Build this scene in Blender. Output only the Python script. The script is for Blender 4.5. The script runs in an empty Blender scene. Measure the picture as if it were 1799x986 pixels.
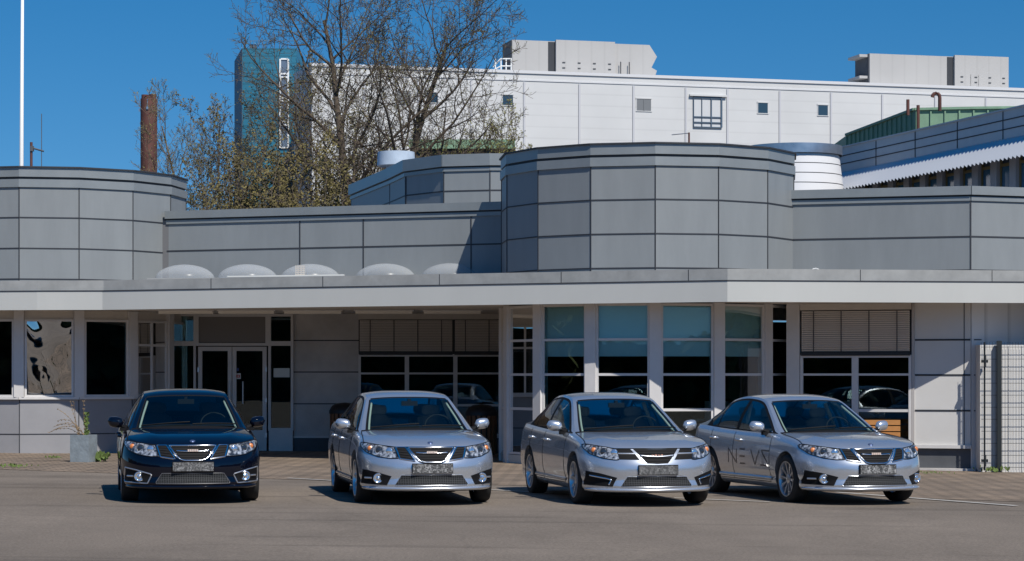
import bpy, math, random
from mathutils import Vector, Matrix, noise
from mathutils.bvhtree import BVHTree
R = math.radians
random.seed(7)
col = bpy.context.scene.collection
sc = bpy.context.scene
# ------------------------------------------------------------ camera, light
F, CH, YH, W0, H0 = 4000.0, 1.6, 662.0, 1799.0, 986.0
cd = bpy.data.cameras.new('camera'); cam = bpy.data.objects.new('camera', cd); col.objects.link(cam)
cam.location = (0, 0, CH); cam.rotation_euler = (R(90), 0, 0)
cd.sensor_width = 36; cd.lens = 36*F/W0; cd.shift_y = (YH-H0/2)/W0; cd.clip_end = 3000; cd.clip_start = .5
sc.camera = cam
SUN_EL, SUN_AZ = R(49), R(30)          # azimuth from -Y towards +X
w = bpy.data.worlds.new('World'); sc.world = w; w.use_nodes = True
nt = w.node_tree; nt.nodes.clear()
wo = nt.nodes.new('ShaderNodeOutputWorld'); bg = nt.nodes.new('ShaderNodeBackground'); sky = nt.nodes.new('ShaderNodeTexSky')
sky.sky_type = 'NISHITA'; sky.sun_disc = False; sky.sun_elevation = SUN_EL
sky.sun_rotation = math.pi - SUN_AZ
sky.air_density = 1.0; sky.dust_density = 0.0; sky.ozone_density = 1.0; sky.altitude = 200
tc = nt.nodes.new('ShaderNodeTexCoord'); mp = nt.nodes.new('ShaderNodeVectorMath'); mp.operation = 'ADD'; mp.inputs[1].default_value = (0, 0, .135)
nt.links.new(tc.outputs['Generated'], mp.inputs[0]); nt.links.new(mp.outputs[0], sky.inputs[0])
hs = nt.nodes.new('ShaderNodeHueSaturation'); hs.inputs['Saturation'].default_value = 1.52; hs.inputs['Value'].default_value = 1.0
nt.links.new(sky.outputs[0], hs.inputs['Color']); nt.links.new(hs.outputs[0], bg.inputs[0])
bg.inputs[1].default_value = 0.103; nt.links.new(bg.outputs[0], wo.inputs[0])
sl = bpy.data.lights.new('sun', 'SUN'); sl.energy = 5.0; sl.angle = R(.5); sl.color = (1, .95, .87)
so = bpy.data.objects.new('sun', sl); col.objects.link(so)
sdir = Vector((math.sin(SUN_AZ)*math.cos(SUN_EL), -math.cos(SUN_AZ)*math.cos(SUN_EL), math.sin(SUN_EL)))
so.rotation_euler = sdir.to_track_quat('Z', 'Y').to_euler(); so.location = (10, -20, 30)
sc.view_settings.view_transform = 'Standard'; sc.view_settings.look = 'None'; sc.view_settings.exposure = 0; sc.view_settings.gamma = 1

# ------------------------------------------------------------ materials
MATS = {}
def mat(name, base, rough=.6, metal=0, coat=0, spec=.5, var=0, vscale=3, bump=0, bscale=20, emit=None, var_stretch=None, flake=0):
    if name in MATS: return MATS[name]
    m = bpy.data.materials.new(name); m.use_nodes = True; n = m.node_tree; b = n.nodes['Principled BSDF']
    b.inputs['Base Color'].default_value = (*base, 1); b.inputs['Roughness'].default_value = rough
    b.inputs['Metallic'].default_value = metal; b.inputs['Specular IOR Level'].default_value = spec
    b.inputs['Coat Weight'].default_value = coat; b.inputs['Coat Roughness'].default_value = .03
    if var or bump or flake:
        t = n.nodes.new('ShaderNodeTexCoord'); mpn = n.nodes.new('ShaderNodeMapping')
        if var_stretch: mpn.inputs['Scale'].default_value = var_stretch
        n.links.new(t.outputs['Object'], mpn.inputs[0])
    if var:
        ns = n.nodes.new('ShaderNodeTexNoise'); ns.inputs['Scale'].default_value = vscale; ns.inputs['Detail'].default_value = 6; ns.inputs['Roughness'].default_value = .65
        n.links.new(mpn.outputs[0], ns.inputs['Vector'])
        mr = n.nodes.new('ShaderNodeMapRange'); mr.inputs[1].default_value = .25; mr.inputs[2].default_value = .75; mr.inputs[3].default_value = 1-var; mr.inputs[4].default_value = 1+var
        n.links.new(ns.outputs[0], mr.inputs[0])
        vm = n.nodes.new('ShaderNodeVectorMath'); vm.operation = 'SCALE'; vm.inputs[0].default_value = base
        n.links.new(mr.outputs[0], vm.inputs['Scale']); n.links.new(vm.outputs[0], b.inputs['Base Color'])
        rr = n.nodes.new('ShaderNodeMapRange'); rr.inputs[3].default_value = max(0, rough-.08); rr.inputs[4].default_value = min(1, rough+.08)
        n.links.new(ns.outputs[0], rr.inputs[0]); n.links.new(rr.outputs[0], b.inputs['Roughness'])
    if bump:
        nb = n.nodes.new('ShaderNodeTexNoise'); nb.inputs['Scale'].default_value = bscale; nb.inputs['Detail'].default_value = 4
        n.links.new(mpn.outputs[0], nb.inputs['Vector'])
        bp = n.nodes.new('ShaderNodeBump'); bp.inputs['Strength'].default_value = bump; bp.inputs['Distance'].default_value = .02
        n.links.new(nb.outputs[0], bp.inputs['Height']); n.links.new(bp.outputs[0], b.inputs['Normal'])
    if emit: b.inputs['Emission Color'].default_value = (*emit[0], 1); b.inputs['Emission Strength'].default_value = emit[1]
    MATS[name] = m; return m
def glass(name, tint, ior=1.45, rough=0.0, bump=0, bscale=1.0, boost=0):
    if name in MATS: return MATS[name]
    m = bpy.data.materials.new(name); m.use_nodes = True; n = m.node_tree; n.nodes.clear()
    o = n.nodes.new('ShaderNodeOutputMaterial'); mx = n.nodes.new('ShaderNodeMixShader'); tr = n.nodes.new('ShaderNodeBsdfTransparent')
    g = n.nodes.new('ShaderNodeBsdfGlossy'); fr = n.nodes.new('ShaderNodeFresnel')
    tr.inputs[0].default_value = (*tint, 1); g.inputs['Roughness'].default_value = rough; fr.inputs[0].default_value = ior
    if boost:
        ad = n.nodes.new('ShaderNodeMath'); ad.operation = 'ADD'; ad.use_clamp = True; ad.inputs[1].default_value = boost
        n.links.new(fr.outputs[0], ad.inputs[0]); n.links.new(ad.outputs[0], mx.inputs[0])
    else: n.links.new(fr.outputs[0], mx.inputs[0])
    n.links.new(tr.outputs[0], mx.inputs[1]); n.links.new(g.outputs[0], mx.inputs[2]); n.links.new(mx.outputs[0], o.inputs[0])
    if bump:
        t = n.nodes.new('ShaderNodeTexCoord'); nb = n.nodes.new('ShaderNodeTexNoise'); nb.inputs['Scale'].default_value = bscale; nb.inputs['Detail'].default_value = 1
        n.links.new(t.outputs['Object'], nb.inputs['Vector']); bp = n.nodes.new('ShaderNodeBump'); bp.inputs['Strength'].default_value = bump; bp.inputs['Distance'].default_value = .05
        n.links.new(nb.outputs[0], bp.inputs['Height']); n.links.new(bp.outputs[0], g.inputs['Normal']); n.links.new(bp.outputs[0], fr.inputs['Normal'])
    MATS[name] = m; return m
def custom(name, fn):
    if name in MATS: return MATS[name]
    m = bpy.data.materials.new(name); m.use_nodes = True; fn(m.node_tree, m.node_tree.nodes['Principled BSDF']); MATS[name] = m; return m

M_PANEL = mat('grey_cladding', (.224, .241, .250), .5, .0, spec=.4, var=.11, vscale=1.6, var_stretch=(1, 1, .22))
M_COPING = mat('coping_metal', (.265, .285, .29), .42, .3, var=.1, vscale=1.5)
M_SEAM = mat('dark_seam', (.03, .033, .04), .6)
M_FASCIA = mat('fascia_light', (.475, .48, .462), .5, var=.05, vscale=.7, var_stretch=(1, 1, .3))
M_BAND = mat('canopy_band', (.30, .305, .30), .55, var=.2, vscale=2.5)
M_SOFFIT = mat('soffit', (.66, .62, .57), .8, var=.1)
M_FRAME = mat('window_frame_paint', (.60, .585, .575), .45, var=.06)
M_HEADER = mat('header_panel', (.56, .52, .47), .7, var=.08)
M_WALLLOW = mat('lower_wall_panel', (.27, .27, .285), .6, var=.09, vscale=1.5)
M_WHITEP = mat('white_panel', (.60, .59, .57), .55, var=.04, vscale=1.2)
M_PLINTH = mat('plinth', (.085, .09, .10), .8, var=.2)
M_CONC = mat('concrete', (.50, .48, .465), .9, var=.22, vscale=1.3, bump=.3, bscale=30)
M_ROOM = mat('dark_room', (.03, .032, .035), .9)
M_BLIND = mat('blind_slats', (.80, .745, .69), .6)
M_BLACK = mat('black_plastic', (.012, .012, .014), .5)
M_ROLLER = mat('roller_blind', (.80, .80, .76), .9)
M_DOORP = mat('door_panel', (.42, .40, .39), .6)
M_GLASS = glass('facade_glass', (.80, .93, .94), 1.5, bump=.015, bscale=.8)
M_MIRR = glass('warped_film_glass', (.05, .05, .05), 2.2, rough=.02, bump=.12, bscale=2.5, boost=.4)
def dome(n, b):
    b.inputs['Base Color'].default_value = (.60, .63, .66, 1); b.inputs['Roughness'].default_value = .25
    lw = n.nodes.new('ShaderNodeLayerWeight'); lw.inputs[0].default_value = .35; mr = n.nodes.new('ShaderNodeMapRange'); mr.inputs[3].default_value = .16; mr.inputs[4].default_value = .6
    n.links.new(lw.outputs['Facing'], mr.inputs[0]); n.links.new(mr.outputs[0], b.inputs['Alpha'])
M_DOME = custom('acrylic_dome', dome)
M_ROOF = mat('roof_felt', (.16, .16, .165), .95)
M_LAMP = mat('lamp_diffuser', (.75, .72, .66), .6)
def siding(n, b, base, freq, dark, axis=2, rough=.55):
    t = n.nodes.new('ShaderNodeTexCoord'); s = n.nodes.new('ShaderNodeSeparateXYZ'); n.links.new(t.outputs['Object'], s.inputs[0])
    m1 = n.nodes.new('ShaderNodeMath'); m1.operation = 'MULTIPLY'; m1.inputs[1].default_value = freq; n.links.new(s.outputs[axis], m1.inputs[0])
    m2 = n.nodes.new('ShaderNodeMath'); m2.operation = 'FRACT'; n.links.new(m1.outputs[0], m2.inputs[0])
    cr = n.nodes.new('ShaderNodeValToRGB'); cr.color_ramp.elements[0].color = (*[c*(1-dark*8) for c in base], 1); cr.color_ramp.elements[1].position = .18
    cr.color_ramp.elements[1].color = (*base, 1); n.links.new(m2.outputs[0], cr.inputs[0])
    ns = n.nodes.new('ShaderNodeTexNoise'); ns.inputs['Scale'].default_value = .25; ns.inputs['Detail'].default_value = 5; n.links.new(t.outputs['Object'], ns.inputs[0])
    mr = n.nodes.new('ShaderNodeMapRange'); mr.inputs[1].default_value = .3; mr.inputs[2].default_value = .7; mr.inputs[3].default_value = .93; mr.inputs[4].default_value = 1.05; n.links.new(ns.outputs[0], mr.inputs[0])
    vm = n.nodes.new('ShaderNodeVectorMath'); vm.operation = 'SCALE'; n.links.new(cr.outputs[0], vm.inputs[0]); n.links.new(mr.outputs[0], vm.inputs['Scale'])
    n.links.new(vm.outputs[0], b.inputs['Base Color']); b.inputs['Roughness'].default_value = rough
M_WHITESID = custom('white_siding2', lambda n, b: siding(n, b, (.57, .57, .565), 1.3, .012))
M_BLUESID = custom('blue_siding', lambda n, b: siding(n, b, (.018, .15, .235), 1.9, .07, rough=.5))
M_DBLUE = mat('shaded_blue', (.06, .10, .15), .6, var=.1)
M_RUST = mat('rusty_steel', (.11, .045, .035), .7, .2, var=.35, vscale=1.5, bump=.2)
M_UNITC = custom('weathered_unit', lambda n, b: siding(n, b, (.42, .41, .40), 1.1, .01, axis=0, rough=.9))
M_COPPER = mat('green_copper', (.20, .33, .22), .7, var=.15)
M_CBLUE = mat('blue_grey_cladding', (.50, .52, .54), .45, var=.06)
M_GALV = mat('galvanised', (.5, .52, .55), .3, .85, var=.2, vscale=2)
M_BARK = mat('bark', (.085, .065, .048), .95, var=.3, vscale=4)
M_BARK2 = mat('bark_grey', (.12, .095, .07), .95, var=.3, vscale=4)
def leafmat(name, base, v):
    def fn(n, b):
        oi = n.nodes.new('ShaderNodeTexCoord'); ns = n.nodes.new('ShaderNodeTexNoise'); ns.inputs['Scale'].default_value = 1.3; ns.inputs['Detail'].default_value = 8
        n.links.new(oi.outputs['Object'], ns.inputs[0]); cr = n.nodes.new('ShaderNodeValToRGB')
        cr.color_ramp.elements[0].position = .32; cr.color_ramp.elements[1].position = .68
        cr.color_ramp.elements[0].color = (*[c*(1-v) for c in base], 1); cr.color_ramp.elements[1].color = (*[c*(1+v) for c in base], 1)
        n.links.new(ns.outputs[0], cr.inputs[0]); n.links.new(cr.outputs[0], b.inputs['Base Color']); b.inputs['Roughness'].default_value = .8
    return custom(name, fn)
M_BUD = leafmat('bud_leaves', (.17, .165, .035), .4)
M_OLIVE = leafmat('olive_leaves', (.12, .098, .03), .5)
M_WOODS = leafmat('woods_leaves', (.085, .105, .035), .7)
M_WOOD = mat('oiled_wood', (.42, .19, .055), .55, var=.2, vscale=6, var_stretch=(1, 1, 8))
M_WOODD = mat('brown_wood', (.20, .085, .035), .6, var=.25, vscale=6)
M_PLANTER = mat('slate_planter', (.20, .235, .26), .75, var=.25, vscale=6, bump=.3)
M_GREENP = mat('weed_leaves', (.10, .15, .035), .8, var=.3, vscale=20)
M_DRY = mat('dry_stems', (.22, .15, .08), .9)
M_FENCE = mat('fence_paint', (.012, .016, .018), .5)
M_LINE = mat('road_paint', (.40, .385, .36), .8, var=.3, vscale=9)
M_SIGN = mat('paper_sign', (.6, .66, .66), .7); M_RED = mat('red_mark', (.5, .06, .05), .5); M_BLUEM = mat('blue_mark', (.05, .09, .3), .5)
M_POLE = mat('white_pole', (.78, .78, .76), .4)

# ------------------------------------------------------------ mesh helpers
WORLD = {}
class MB:
    def __init__(s): s.v = []; s.f = []; s.m = []; s.mi = 0
    def q(s, *pts):
        i = len(s.v); s.v += [tuple(p) for p in pts]; s.f.append(tuple(range(i, i+len(pts)))); s.m.append(s.mi); return s
    def box(s, a, b, ang=0, c=None):
        x0, y0, z0 = a; x1, y1, z1 = b
        P = [(x, y, z) for z in (z0, z1) for y in (y0, y1) for x in (x0, x1)]
        if ang:
            cx, cy = c or ((x0+x1)/2, (y0+y1)/2); ca, sa = math.cos(ang), math.sin(ang)
            P = [(cx+(x-cx)*ca-(y-cy)*sa, cy+(x-cx)*sa+(y-cy)*ca, z) for x, y, z in P]
        return s.hexa(P)
    def hexa(s, P):
        i = len(s.v); s.v += [tuple(p) for p in P]
        for f in ((0, 2, 3, 1), (4, 5, 7, 6), (0, 1, 5, 4), (2, 6, 7, 3), (0, 4, 6, 2), (1, 3, 7, 5)):
            s.f.append(tuple(i+k for k in f)); s.m.append(s.mi)
        return s
    def pbox(s, fr, u0, u1, z0, z1, n0, n1):        # box in a wall frame (origin, u, n)
        o, u, n = fr
        P = [(o[0]+u[0]*a+n[0]*c, o[1]+u[1]*a+n[1]*c, z) for z in (z0, z1) for c in (n0, n1) for a in (u0, u1)]
        return s.hexa(P)
    def prism(s, pts, z0, z1, top=True, bottom=True):
        n = len(pts); i = len(s.v)
        s.v += [(x, y, z0) for x, y in pts]+[(x, y, z1) for x, y in pts]
        for k in range(n):
            s.f.append((i+k, i+(k+1) % n, i+n+(k+1) % n, i+n+k)); s.m.append(s.mi)
        if top: s.f.append(tuple(range(i+n, i+2*n))); s.m.append(s.mi)
        if bottom: s.f.append(tuple(range(i+n-1, i-1, -1))); s.m.append(s.mi)
        return s
    def tube(s, pts, rad, sides=6, cap=True, closed=False):
        pts = [Vector(p) for p in pts]; n = len(pts)
        if not hasattr(rad, '__len__'): rad = [rad]*n
        base = len(s.v); up = None
        for k, p in enumerate(pts):
            if closed: d = pts[(k+1) % n]-pts[k-1]
            else: d = pts[min(k+1, n-1)]-pts[max(k-1, 0)]
            if d.length < 1e-9: d = Vector((0, 0, 1))
            d.normalize()
            if up is None: up = Vector((0, 0, 1)) if abs(d.z) < .9 else Vector((1, 0, 0))
            a = d.cross(up)
            if a.length < 1e-4: a = d.orthogonal()
            a.normalize(); b = d.cross(a); up = -b if False else up
            for j in range(sides):
                t = 2*math.pi*j/sides; s.v.append(tuple(p+(a*math.cos(t)+b*math.sin(t))*rad[k]))
        for k in range(n if closed else n-1):
            for j in range(sides):
                a0 = base+k*sides; a1 = base+((k+1) % n)*sides
                s.f.append((a0+j, a0+(j+1) % sides, a1+(j+1) % sides, a1+j)); s.m.append(s.mi)
        if cap and not closed:
            s.f.append(tuple(base+j for j in range(sides-1, -1, -1))); s.m.append(s.mi)
            s.f.append(tuple(base+(n-1)*sides+j for j in range(sides))); s.m.append(s.mi)
        return s
    def grid(s, rows, mi=None, closed=False):
        b = len(s.v); nr = len(rows); nc = len(rows[0])
        for r in rows: s.v += [tuple(p) for p in r]
        for i in range(nr-1):
            for j in range(nc if closed else nc-1):
                j2 = (j+1) % nc
                s.f.append((b+i*nc+j, b+i*nc+j2, b+(i+1)*nc+j2, b+(i+1)*nc+j)); s.m.append(mi(i, j) if mi else s.mi)
        return s
    def lathe(s, prof, axis_o, ax=(0, 0, 1), sides=24):
        o = Vector(axis_o); ax = Vector(ax).normalized(); a = ax.orthogonal().normalized(); b = ax.cross(a)
        rows = [[o+ax*h+(a*math.cos(2*math.pi*j/sides)+b*math.sin(2*math.pi*j/sides))*r for j in range(sides)] for r, h in prof]
        return s.grid(rows, closed=True)
    def build(s, name, mats, parent=None, local=False, smooth=False, sharp=None, merge=False, origin=None):
        me = bpy.data.meshes.new(name); me.from_pydata(s.v, [], s.f)
        for m in (mats if isinstance(mats, (list, tuple)) else [mats]): me.materials.append(m)
        me.polygons.foreach_set('material_index', s.m)
        if smooth: me.polygons.foreach_set('use_smooth', [True]*len(me.polygons))
        me.update()
        if merge:
            import bmesh
            bm = bmesh.new(); bm.from_mesh(me); bmesh.ops.remove_doubles(bm, verts=bm.verts, dist=1e-5)
            bmesh.ops.recalc_face_normals(bm, faces=bm.faces); bm.to_mesh(me); bm.free()
        if sharp: me.set_sharp_from_angle(angle=R(sharp))
        o = bpy.data.objects.new(name, me); col.objects.link(o)
        if parent is not None:
            o.parent = parent
            if not local:
                o.location = -WORLD.get(parent.name, Vector((0, 0, 0)))
        elif origin is not None and not local:
            ov = Vector(origin); me.transform(Matrix.Translation(-ov)); o.location = ov; WORLD[o.name] = ov
        return o
def tag(o, label=None, cat=None, group=None, kind=None):
    if label: o['label'] = label
    if cat: o['category'] = cat
    if group: o['group'] = group
    if kind: o['kind'] = kind
    return o
def empty(name, loc, rz=0, label=None, cat=None, group=None):
    o = bpy.data.objects.new(name, None); col.objects.link(o); o.location = loc; o.rotation_euler = (0, 0, rz)
    o.empty_display_size = .2; WORLD[o.name] = Vector(loc); return tag(o, label, cat, group)
def px(x, Y): return (x-899.5)*Y/F
def pz(y, Y): return CH+(YH-y)*Y/F
def gz(X): return -.009*(max(-14, min(14, X))+4)
def frame(a, b):
    d = Vector((b[0]-a[0], b[1]-a[1])); L = d.length; u = d/L; n = (u[1], -u[0])     # n points to -Y for +X walls
    return (a, (u[0], u[1]), n), L

# ------------------------------------------------------------ ground
def asphalt(n, b):
    t = n.nodes.new('ShaderNodeTexCoord')
    def nz(scale, det=5, rough=.6, st=None):
        s = n.nodes.new('ShaderNodeTexNoise'); s.inputs['Scale'].default_value = scale; s.inputs['Detail'].default_value = det; s.inputs['Roughness'].default_value = rough
        if st:
            m = n.nodes.new('ShaderNodeMapping'); m.inputs['Scale'].default_value = st; m.inputs['Rotation'].default_value = (0, 0, .25); n.links.new(t.outputs['Object'], m.inputs[0]); n.links.new(m.outputs[0], s.inputs[0])
        else: n.links.new(t.outputs['Object'], s.inputs[0])
        return s
    def rng(src, a, b2, c, d):
        m = n.nodes.new('ShaderNodeMapRange'); [m.inputs[k+1].__setattr__('default_value', v) for k, v in enumerate((a, b2, c, d))]; n.links.new(src, m.inputs[0]); return m.outputs[0]
    def mul(a, c):
        m = n.nodes.new('ShaderNodeMath'); m.operation = 'MULTIPLY'; n.links.new(a, m.inputs[0]); n.links.new(c, m.inputs[1]); return m.outputs[0]
    big = rng(nz(.22, 4).outputs[0], .3, .7, .84, 1.13); med = rng(nz(1.6, 5, .6, (1, .45, 1)).outputs[0], .3, .7, .92, 1.08)
    fine = rng(nz(34, 4, .85).outputs[0], .32, .68, .6, 1.4)
    streak = rng(nz(.55, 4, .55, (.22, 2.6, 1)).outputs[0], .57, .63, 1, .80)
    v = n.nodes.new('ShaderNodeTexVoronoi'); v.feature = 'DISTANCE_TO_EDGE'; v.inputs['Scale'].default_value = .17; 
    mm = n.nodes.new('ShaderNodeMixRGB'); mm.inputs[0].default_value = .25; n.links.new(t.outputs['Object'], mm.inputs[1]); n.links.new(nz(.9, 5, .6).outputs['Color'], mm.inputs[2]); n.links.new(mm.outputs[0], v.inputs['Vector'])
    crack = rng(v.outputs[0], 0, .004, .90, 1)
    f = mul(mul(mul(mul(big, med), fine), streak), crack)
    vm = n.nodes.new('ShaderNodeVectorMath'); vm.operation = 'SCALE'; vm.inputs[0].default_value = (.180, .150, .122); n.links.new(f, vm.inputs['Scale']); n.links.new(vm.outputs[0], b.inputs['Base Color'])
    b.inputs['Roughness'].default_value = .85; b.inputs['Specular IOR Level'].default_value = .25
    bp = n.nodes.new('ShaderNodeBump'); bp.inputs['Strength'].default_value = .5; bp.inputs['Distance'].default_value = .01
    n.links.new(nz(60, 3, .8).outputs[0], bp.inputs['Height']); n.links.new(bp.outputs[0], b.inputs['Normal'])
M_ASPH = custom('asphalt', asphalt)
def pavers(n, b):
    t = n.nodes.new('ShaderNodeTexCoord'); m = n.nodes.new('ShaderNodeMapping'); m.inputs['Rotation'].default_value = (0, 0, R(-24)); n.links.new(t.outputs['Object'], m.inputs[0])
    br = n.nodes.new('ShaderNodeTexBrick'); br.inputs['Scale'].default_value = 1.0; br.inputs['Brick Width'].default_value = .30; br.inputs['Row Height'].default_value = .30; br.inputs['Mortar Size'].default_value = .018; br.inputs['Mortar Smooth'].default_value = .4
    br.inputs['Color1'].default_value = (.235, .175, .125, 1); br.inputs['Color2'].default_value = (.19, .145, .108, 1); br.inputs['Mortar'].default_value = (.06, .05, .035, 1)
    n.links.new(m.outputs[0], br.inputs[0])
    ns = n.nodes.new('ShaderNodeTexNoise'); ns.inputs['Scale'].default_value = 1.1; ns.inputs['Detail'].default_value = 7; n.links.new(t.outputs['Object'], ns.inputs[0])
    mr = n.nodes.new('ShaderNodeMapRange'); mr.inputs[1].default_value = .3; mr.inputs[2].default_value = .7; mr.inputs[3].default_value = .68; mr.inputs[4].default_value = 1.15; n.links.new(ns.outputs[0], mr.inputs[0])
    vm = n.nodes.new('ShaderNodeVectorMath'); vm.operation = 'SCALE'; n.links.new(br.outputs[0], vm.inputs[0]); n.links.new(mr.outputs[0], vm.inputs['Scale']); n.links.new(vm.outputs[0], b.inputs['Base Color'])
    b.inputs['Roughness'].default_value = .9
    bp = n.nodes.new('ShaderNodeBump'); bp.inputs['Strength'].default_value = .6; bp.inputs['Distance'].default_value = .01; n.links.new(br.outputs['Fac'], bp.inputs['Height']); bp.invert = True; n.links.new(bp.outputs[0], b.inputs['Normal'])
M_PAVE = custom('pavers', pavers)
xs = [-600, -200, -60, -30]+[x for x in range(-14, 15, 2)]+[30, 60, 200, 600]; ys = [-300, -80, -30, 0, 15, 30, 45, 60, 100, 200, 500, 900]
g = MB(); g.grid([[(x, y, gz(x)) for x in xs] for y in ys]); tag(g.build('ground', M_ASPH, smooth=True), kind='structure')
bnd = [(-16, 41.0), (-12, 39.6), (-8.7, 38.3), (-3.5, 35.5), (0, 34.2), (4.3, 32.6), (6.2, 31.2), (8.5, 29.8), (14, 27.8)]
def byat(X):
    for (a, b1), (c, d) in zip(bnd, bnd[1:]):
        if a <= X <= c: return b1+(d-b1)*(X-a)/(c-a)+.12*noise.noise((X*.8, 0, 3))
    return bnd[-1][1]
g = MB(); g.grid([[(x*.5, byat(x*.5)*(1-t)+60*t, gz(x*.5)+.005) for x in range(-32, 29)] for t in (0, 1)]); tag(g.build('paving', M_PAVE), kind='structure')
def line(a, b, wd=.085):
    d = Vector((b[0]-a[0], b[1]-a[1])).normalized(); n = Vector((-d.y, d.x))*wd/2; m = MB(); N = 14
    m.grid([[(a[0]+(b[0]-a[0])*k/N+n.x*s, a[1]+(b[1]-a[1])*k/N+n.y*s, gz(a[0]+(b[0]-a[0])*k/N)+.012) for k in range(N+1)] for s in (-1, 1)])
    tag(m.build('road_marking', M_LINE), kind='structure')
def gpt(x, y):                    # ground point behind a pixel
    Y = F*CH/(y-YH)
    for _ in range(6): Y = F*(CH-gz(px(x, Y)))/(y-YH)
    return px(x, Y), Y
line(gpt(505, 841), gpt(940, 866)); line(gpt(940, 866), gpt(1352, 883)); line(gpt(1470, 866), gpt(1785, 890), .11)

# ------------------------------------------------------------ main office building
BR = 2.85; DA = R(24)
B2 = (2.63, 44.0, R(-.8)); B1 = (-9.85, 48.7, R(-1.5))
def bv(B, k, r=BR): a = B[2]+DA*k; return (B[0]+r*math.sin(a), B[1]-r*math.cos(a))
office = empty('office_building', (0, 46, 0), 0, 'low office building of grey metal panels with round drums above a flat white canopy', 'building')
ZS, ZB = 2.95, 2.91       # soffit, fascia bottom
def drum(B, z0, ztop, seams):
    m = MB(); n = 15
    rings = []
    pts = lambda r: [bv(B, k, r) for k in range(n)]
    m.prism(pts(BR), z0, ztop-.3, top=False, bottom=False)
    d = m.build('drum_wall', [M_PANEL], office)
    s = MB()
    for k in range(n):
        x, y = bv(B, k, BR+.004); s.tube([(x, y, z0), (x, y, ztop-.4)], .011, 4)
    for z in seams:
        s.prism(pts(BR+.010), z-.011, z+.011)
    s.build('panel_seam', M_SEAM, d)
    c = MB(); c.prism(pts(BR+.035), ztop-.41, ztop-.25); c.mi = 1; c.prism(pts(BR-.02), ztop-.25, ztop-.2); c.mi = 0; c.prism(pts(BR+.02), ztop-.2, ztop-.015); c.mi = 1; c.prism(pts(BR+.055), ztop-.015, ztop+.012)  # lower dark ring paints the shadow in the gap between the bands
    c.build('coping', [M_COPING, M_SEAM], office)
drum(B2, 3.0, 5.83, [3.57, 4.19, 4.81]); drum(B1, 3.0, 5.83, [3.57, 4.19, 4.81])

def clad_wall(poly, z0, zt, seams, cuts, cop=.16, back=None):
    m = MB(); cw = MB(); sm = MB()
    for i, (a, b) in enumerate(zip(poly, poly[1:])):
        fr, L = frame(a, b); m.pbox(fr, 0, L, z0, zt-.02, -.25, 0)
        e = .05 if i < len(poly)-2 else .05
        cw.mi = 0; cw.pbox(fr, -e*.3, L+e*.3, zt-cop, zt, -.3, .07); cw.mi = 1; cw.pbox(fr, 0, L, zt-cop-.03, zt-cop-.002, -.2, .02); cw.mi = 0; cw.pbox(fr, 0, L, zt-cop-.11, zt-cop-.032, -.2, .03)
        for z in seams: sm.pbox(fr, 0, L, z-.014, z+.014, .001, .008)
        for f in (cuts[i] if i < len(cuts) else []): sm.pbox(fr, L*f-.012, L*f+.012, z0, zt-cop-.112, .002, .010)
    o = m.build('upper_wall', M_PANEL, office); sm.build('panel_seam', M_SEAM, o); cw.build('coping', [M_COPING, M_SEAM], office); return o
clad_wall([(-7.2, 47.5), (-.1, 44.85)], 3.0, 5.05, [4.22, 3.58], [[.405, .592, .9]])
clad_wall([(5.30, 43.05), (8.47, 42.05), (9.7, 42.5), (14, 44.2)], 3.0, 5.12, [4.19, 3.57], [[], [.0], []])
clad_wall([(-4.1, 58), (-2.86, 53.3), (-2.40, 51.3), (-1.5, 50.1), (-.48, 49.8), (.7, 49.8), (3, 50.6)], 4.6, 6.48, [5.68], [[.0], [.0], [.0, .02], [.0], [.0]], cop=.26)
m = MB(); m.prism([(-7.5, 47.6), (-.1, 45.1), (5.3, 43.4), (8.4, 42.4), (14, 44.6), (14, 60), (-7.5, 60)], 3.5, 4.86); m.build('upper_roof', M_ROOF, office)
m = MB(); m.prism([(-4.0, 57.9), (-2.7, 53.4), (-2.25, 51.5), (-1.4, 50.3), (3, 50.7), (3, 60), (-4, 60)], 4.87, 6.3); m.build('rear_roof', M_ROOF, office)

# canopy
cp = [(-16, 45.9), (px(65, 44.7), 44.7), (px(180, 44.6), 44.6), (px(1278, 39.8), 39.8), (px(1799, 40.45), 40.45), (12, 40.2), (15, 40.4)]  # right end out of view is made up to shade the wall there
def offs(poly, d):
    out = []
    for i, p in enumerate(poly):
        ns = []
        for a, b in ((i-1, i), (i, i+1)):
            if 0 <= a and b < len(poly):
                fr, L = frame(poly[a], poly[b]); ns.append(Vector(fr[2]))
        n = sum(ns, Vector((0, 0))).normalized(); k = 1/max(.3, n.dot(ns[0])); out.append((p[0]+n.x*d*k, p[1]+n.y*d*k))
    return out
def band(m, poly, d0, d1, z0, z1):
    a = offs(poly, d0); b = offs(poly, d1)
    for i in range(len(poly)-1):
        m.hexa([(*a[i], z0), (*a[i+1], z0), (*b[i], z0), (*b[i+1], z0), (*a[i], z1), (*a[i+1], z1), (*b[i], z1), (*b[i+1], z1)])
m = MB(); band(m, cp, -.08, 0, ZB, 3.29); m.build('canopy_fascia', M_FASCIA, office)
m = MB(); band(m, cp, -.2, -.05, 3.292, 3.49); m.mi = 1; band(m, cp, -.15, .012, 3.275, 3.292)
s = m
for i, (a, b) in enumerate(zip(cp, cp[1:])):
    fr, L = frame(a, b); k = 0
    for q in range(1, int(L/2.4)+1): s.pbox(fr, q*2.4-.006, q*2.4+.006, 3.293, 3.487, -.0495, -.046)
m.build('canopy_edge_band', [M_BAND, M_SEAM], office)
m = MB(); ip = offs(cp, -.1); m.prism(ip+[(15, 60), (-16, 60)], ZS+.012, 3.44); m.build('canopy_roof', M_ROOF, office)
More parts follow.
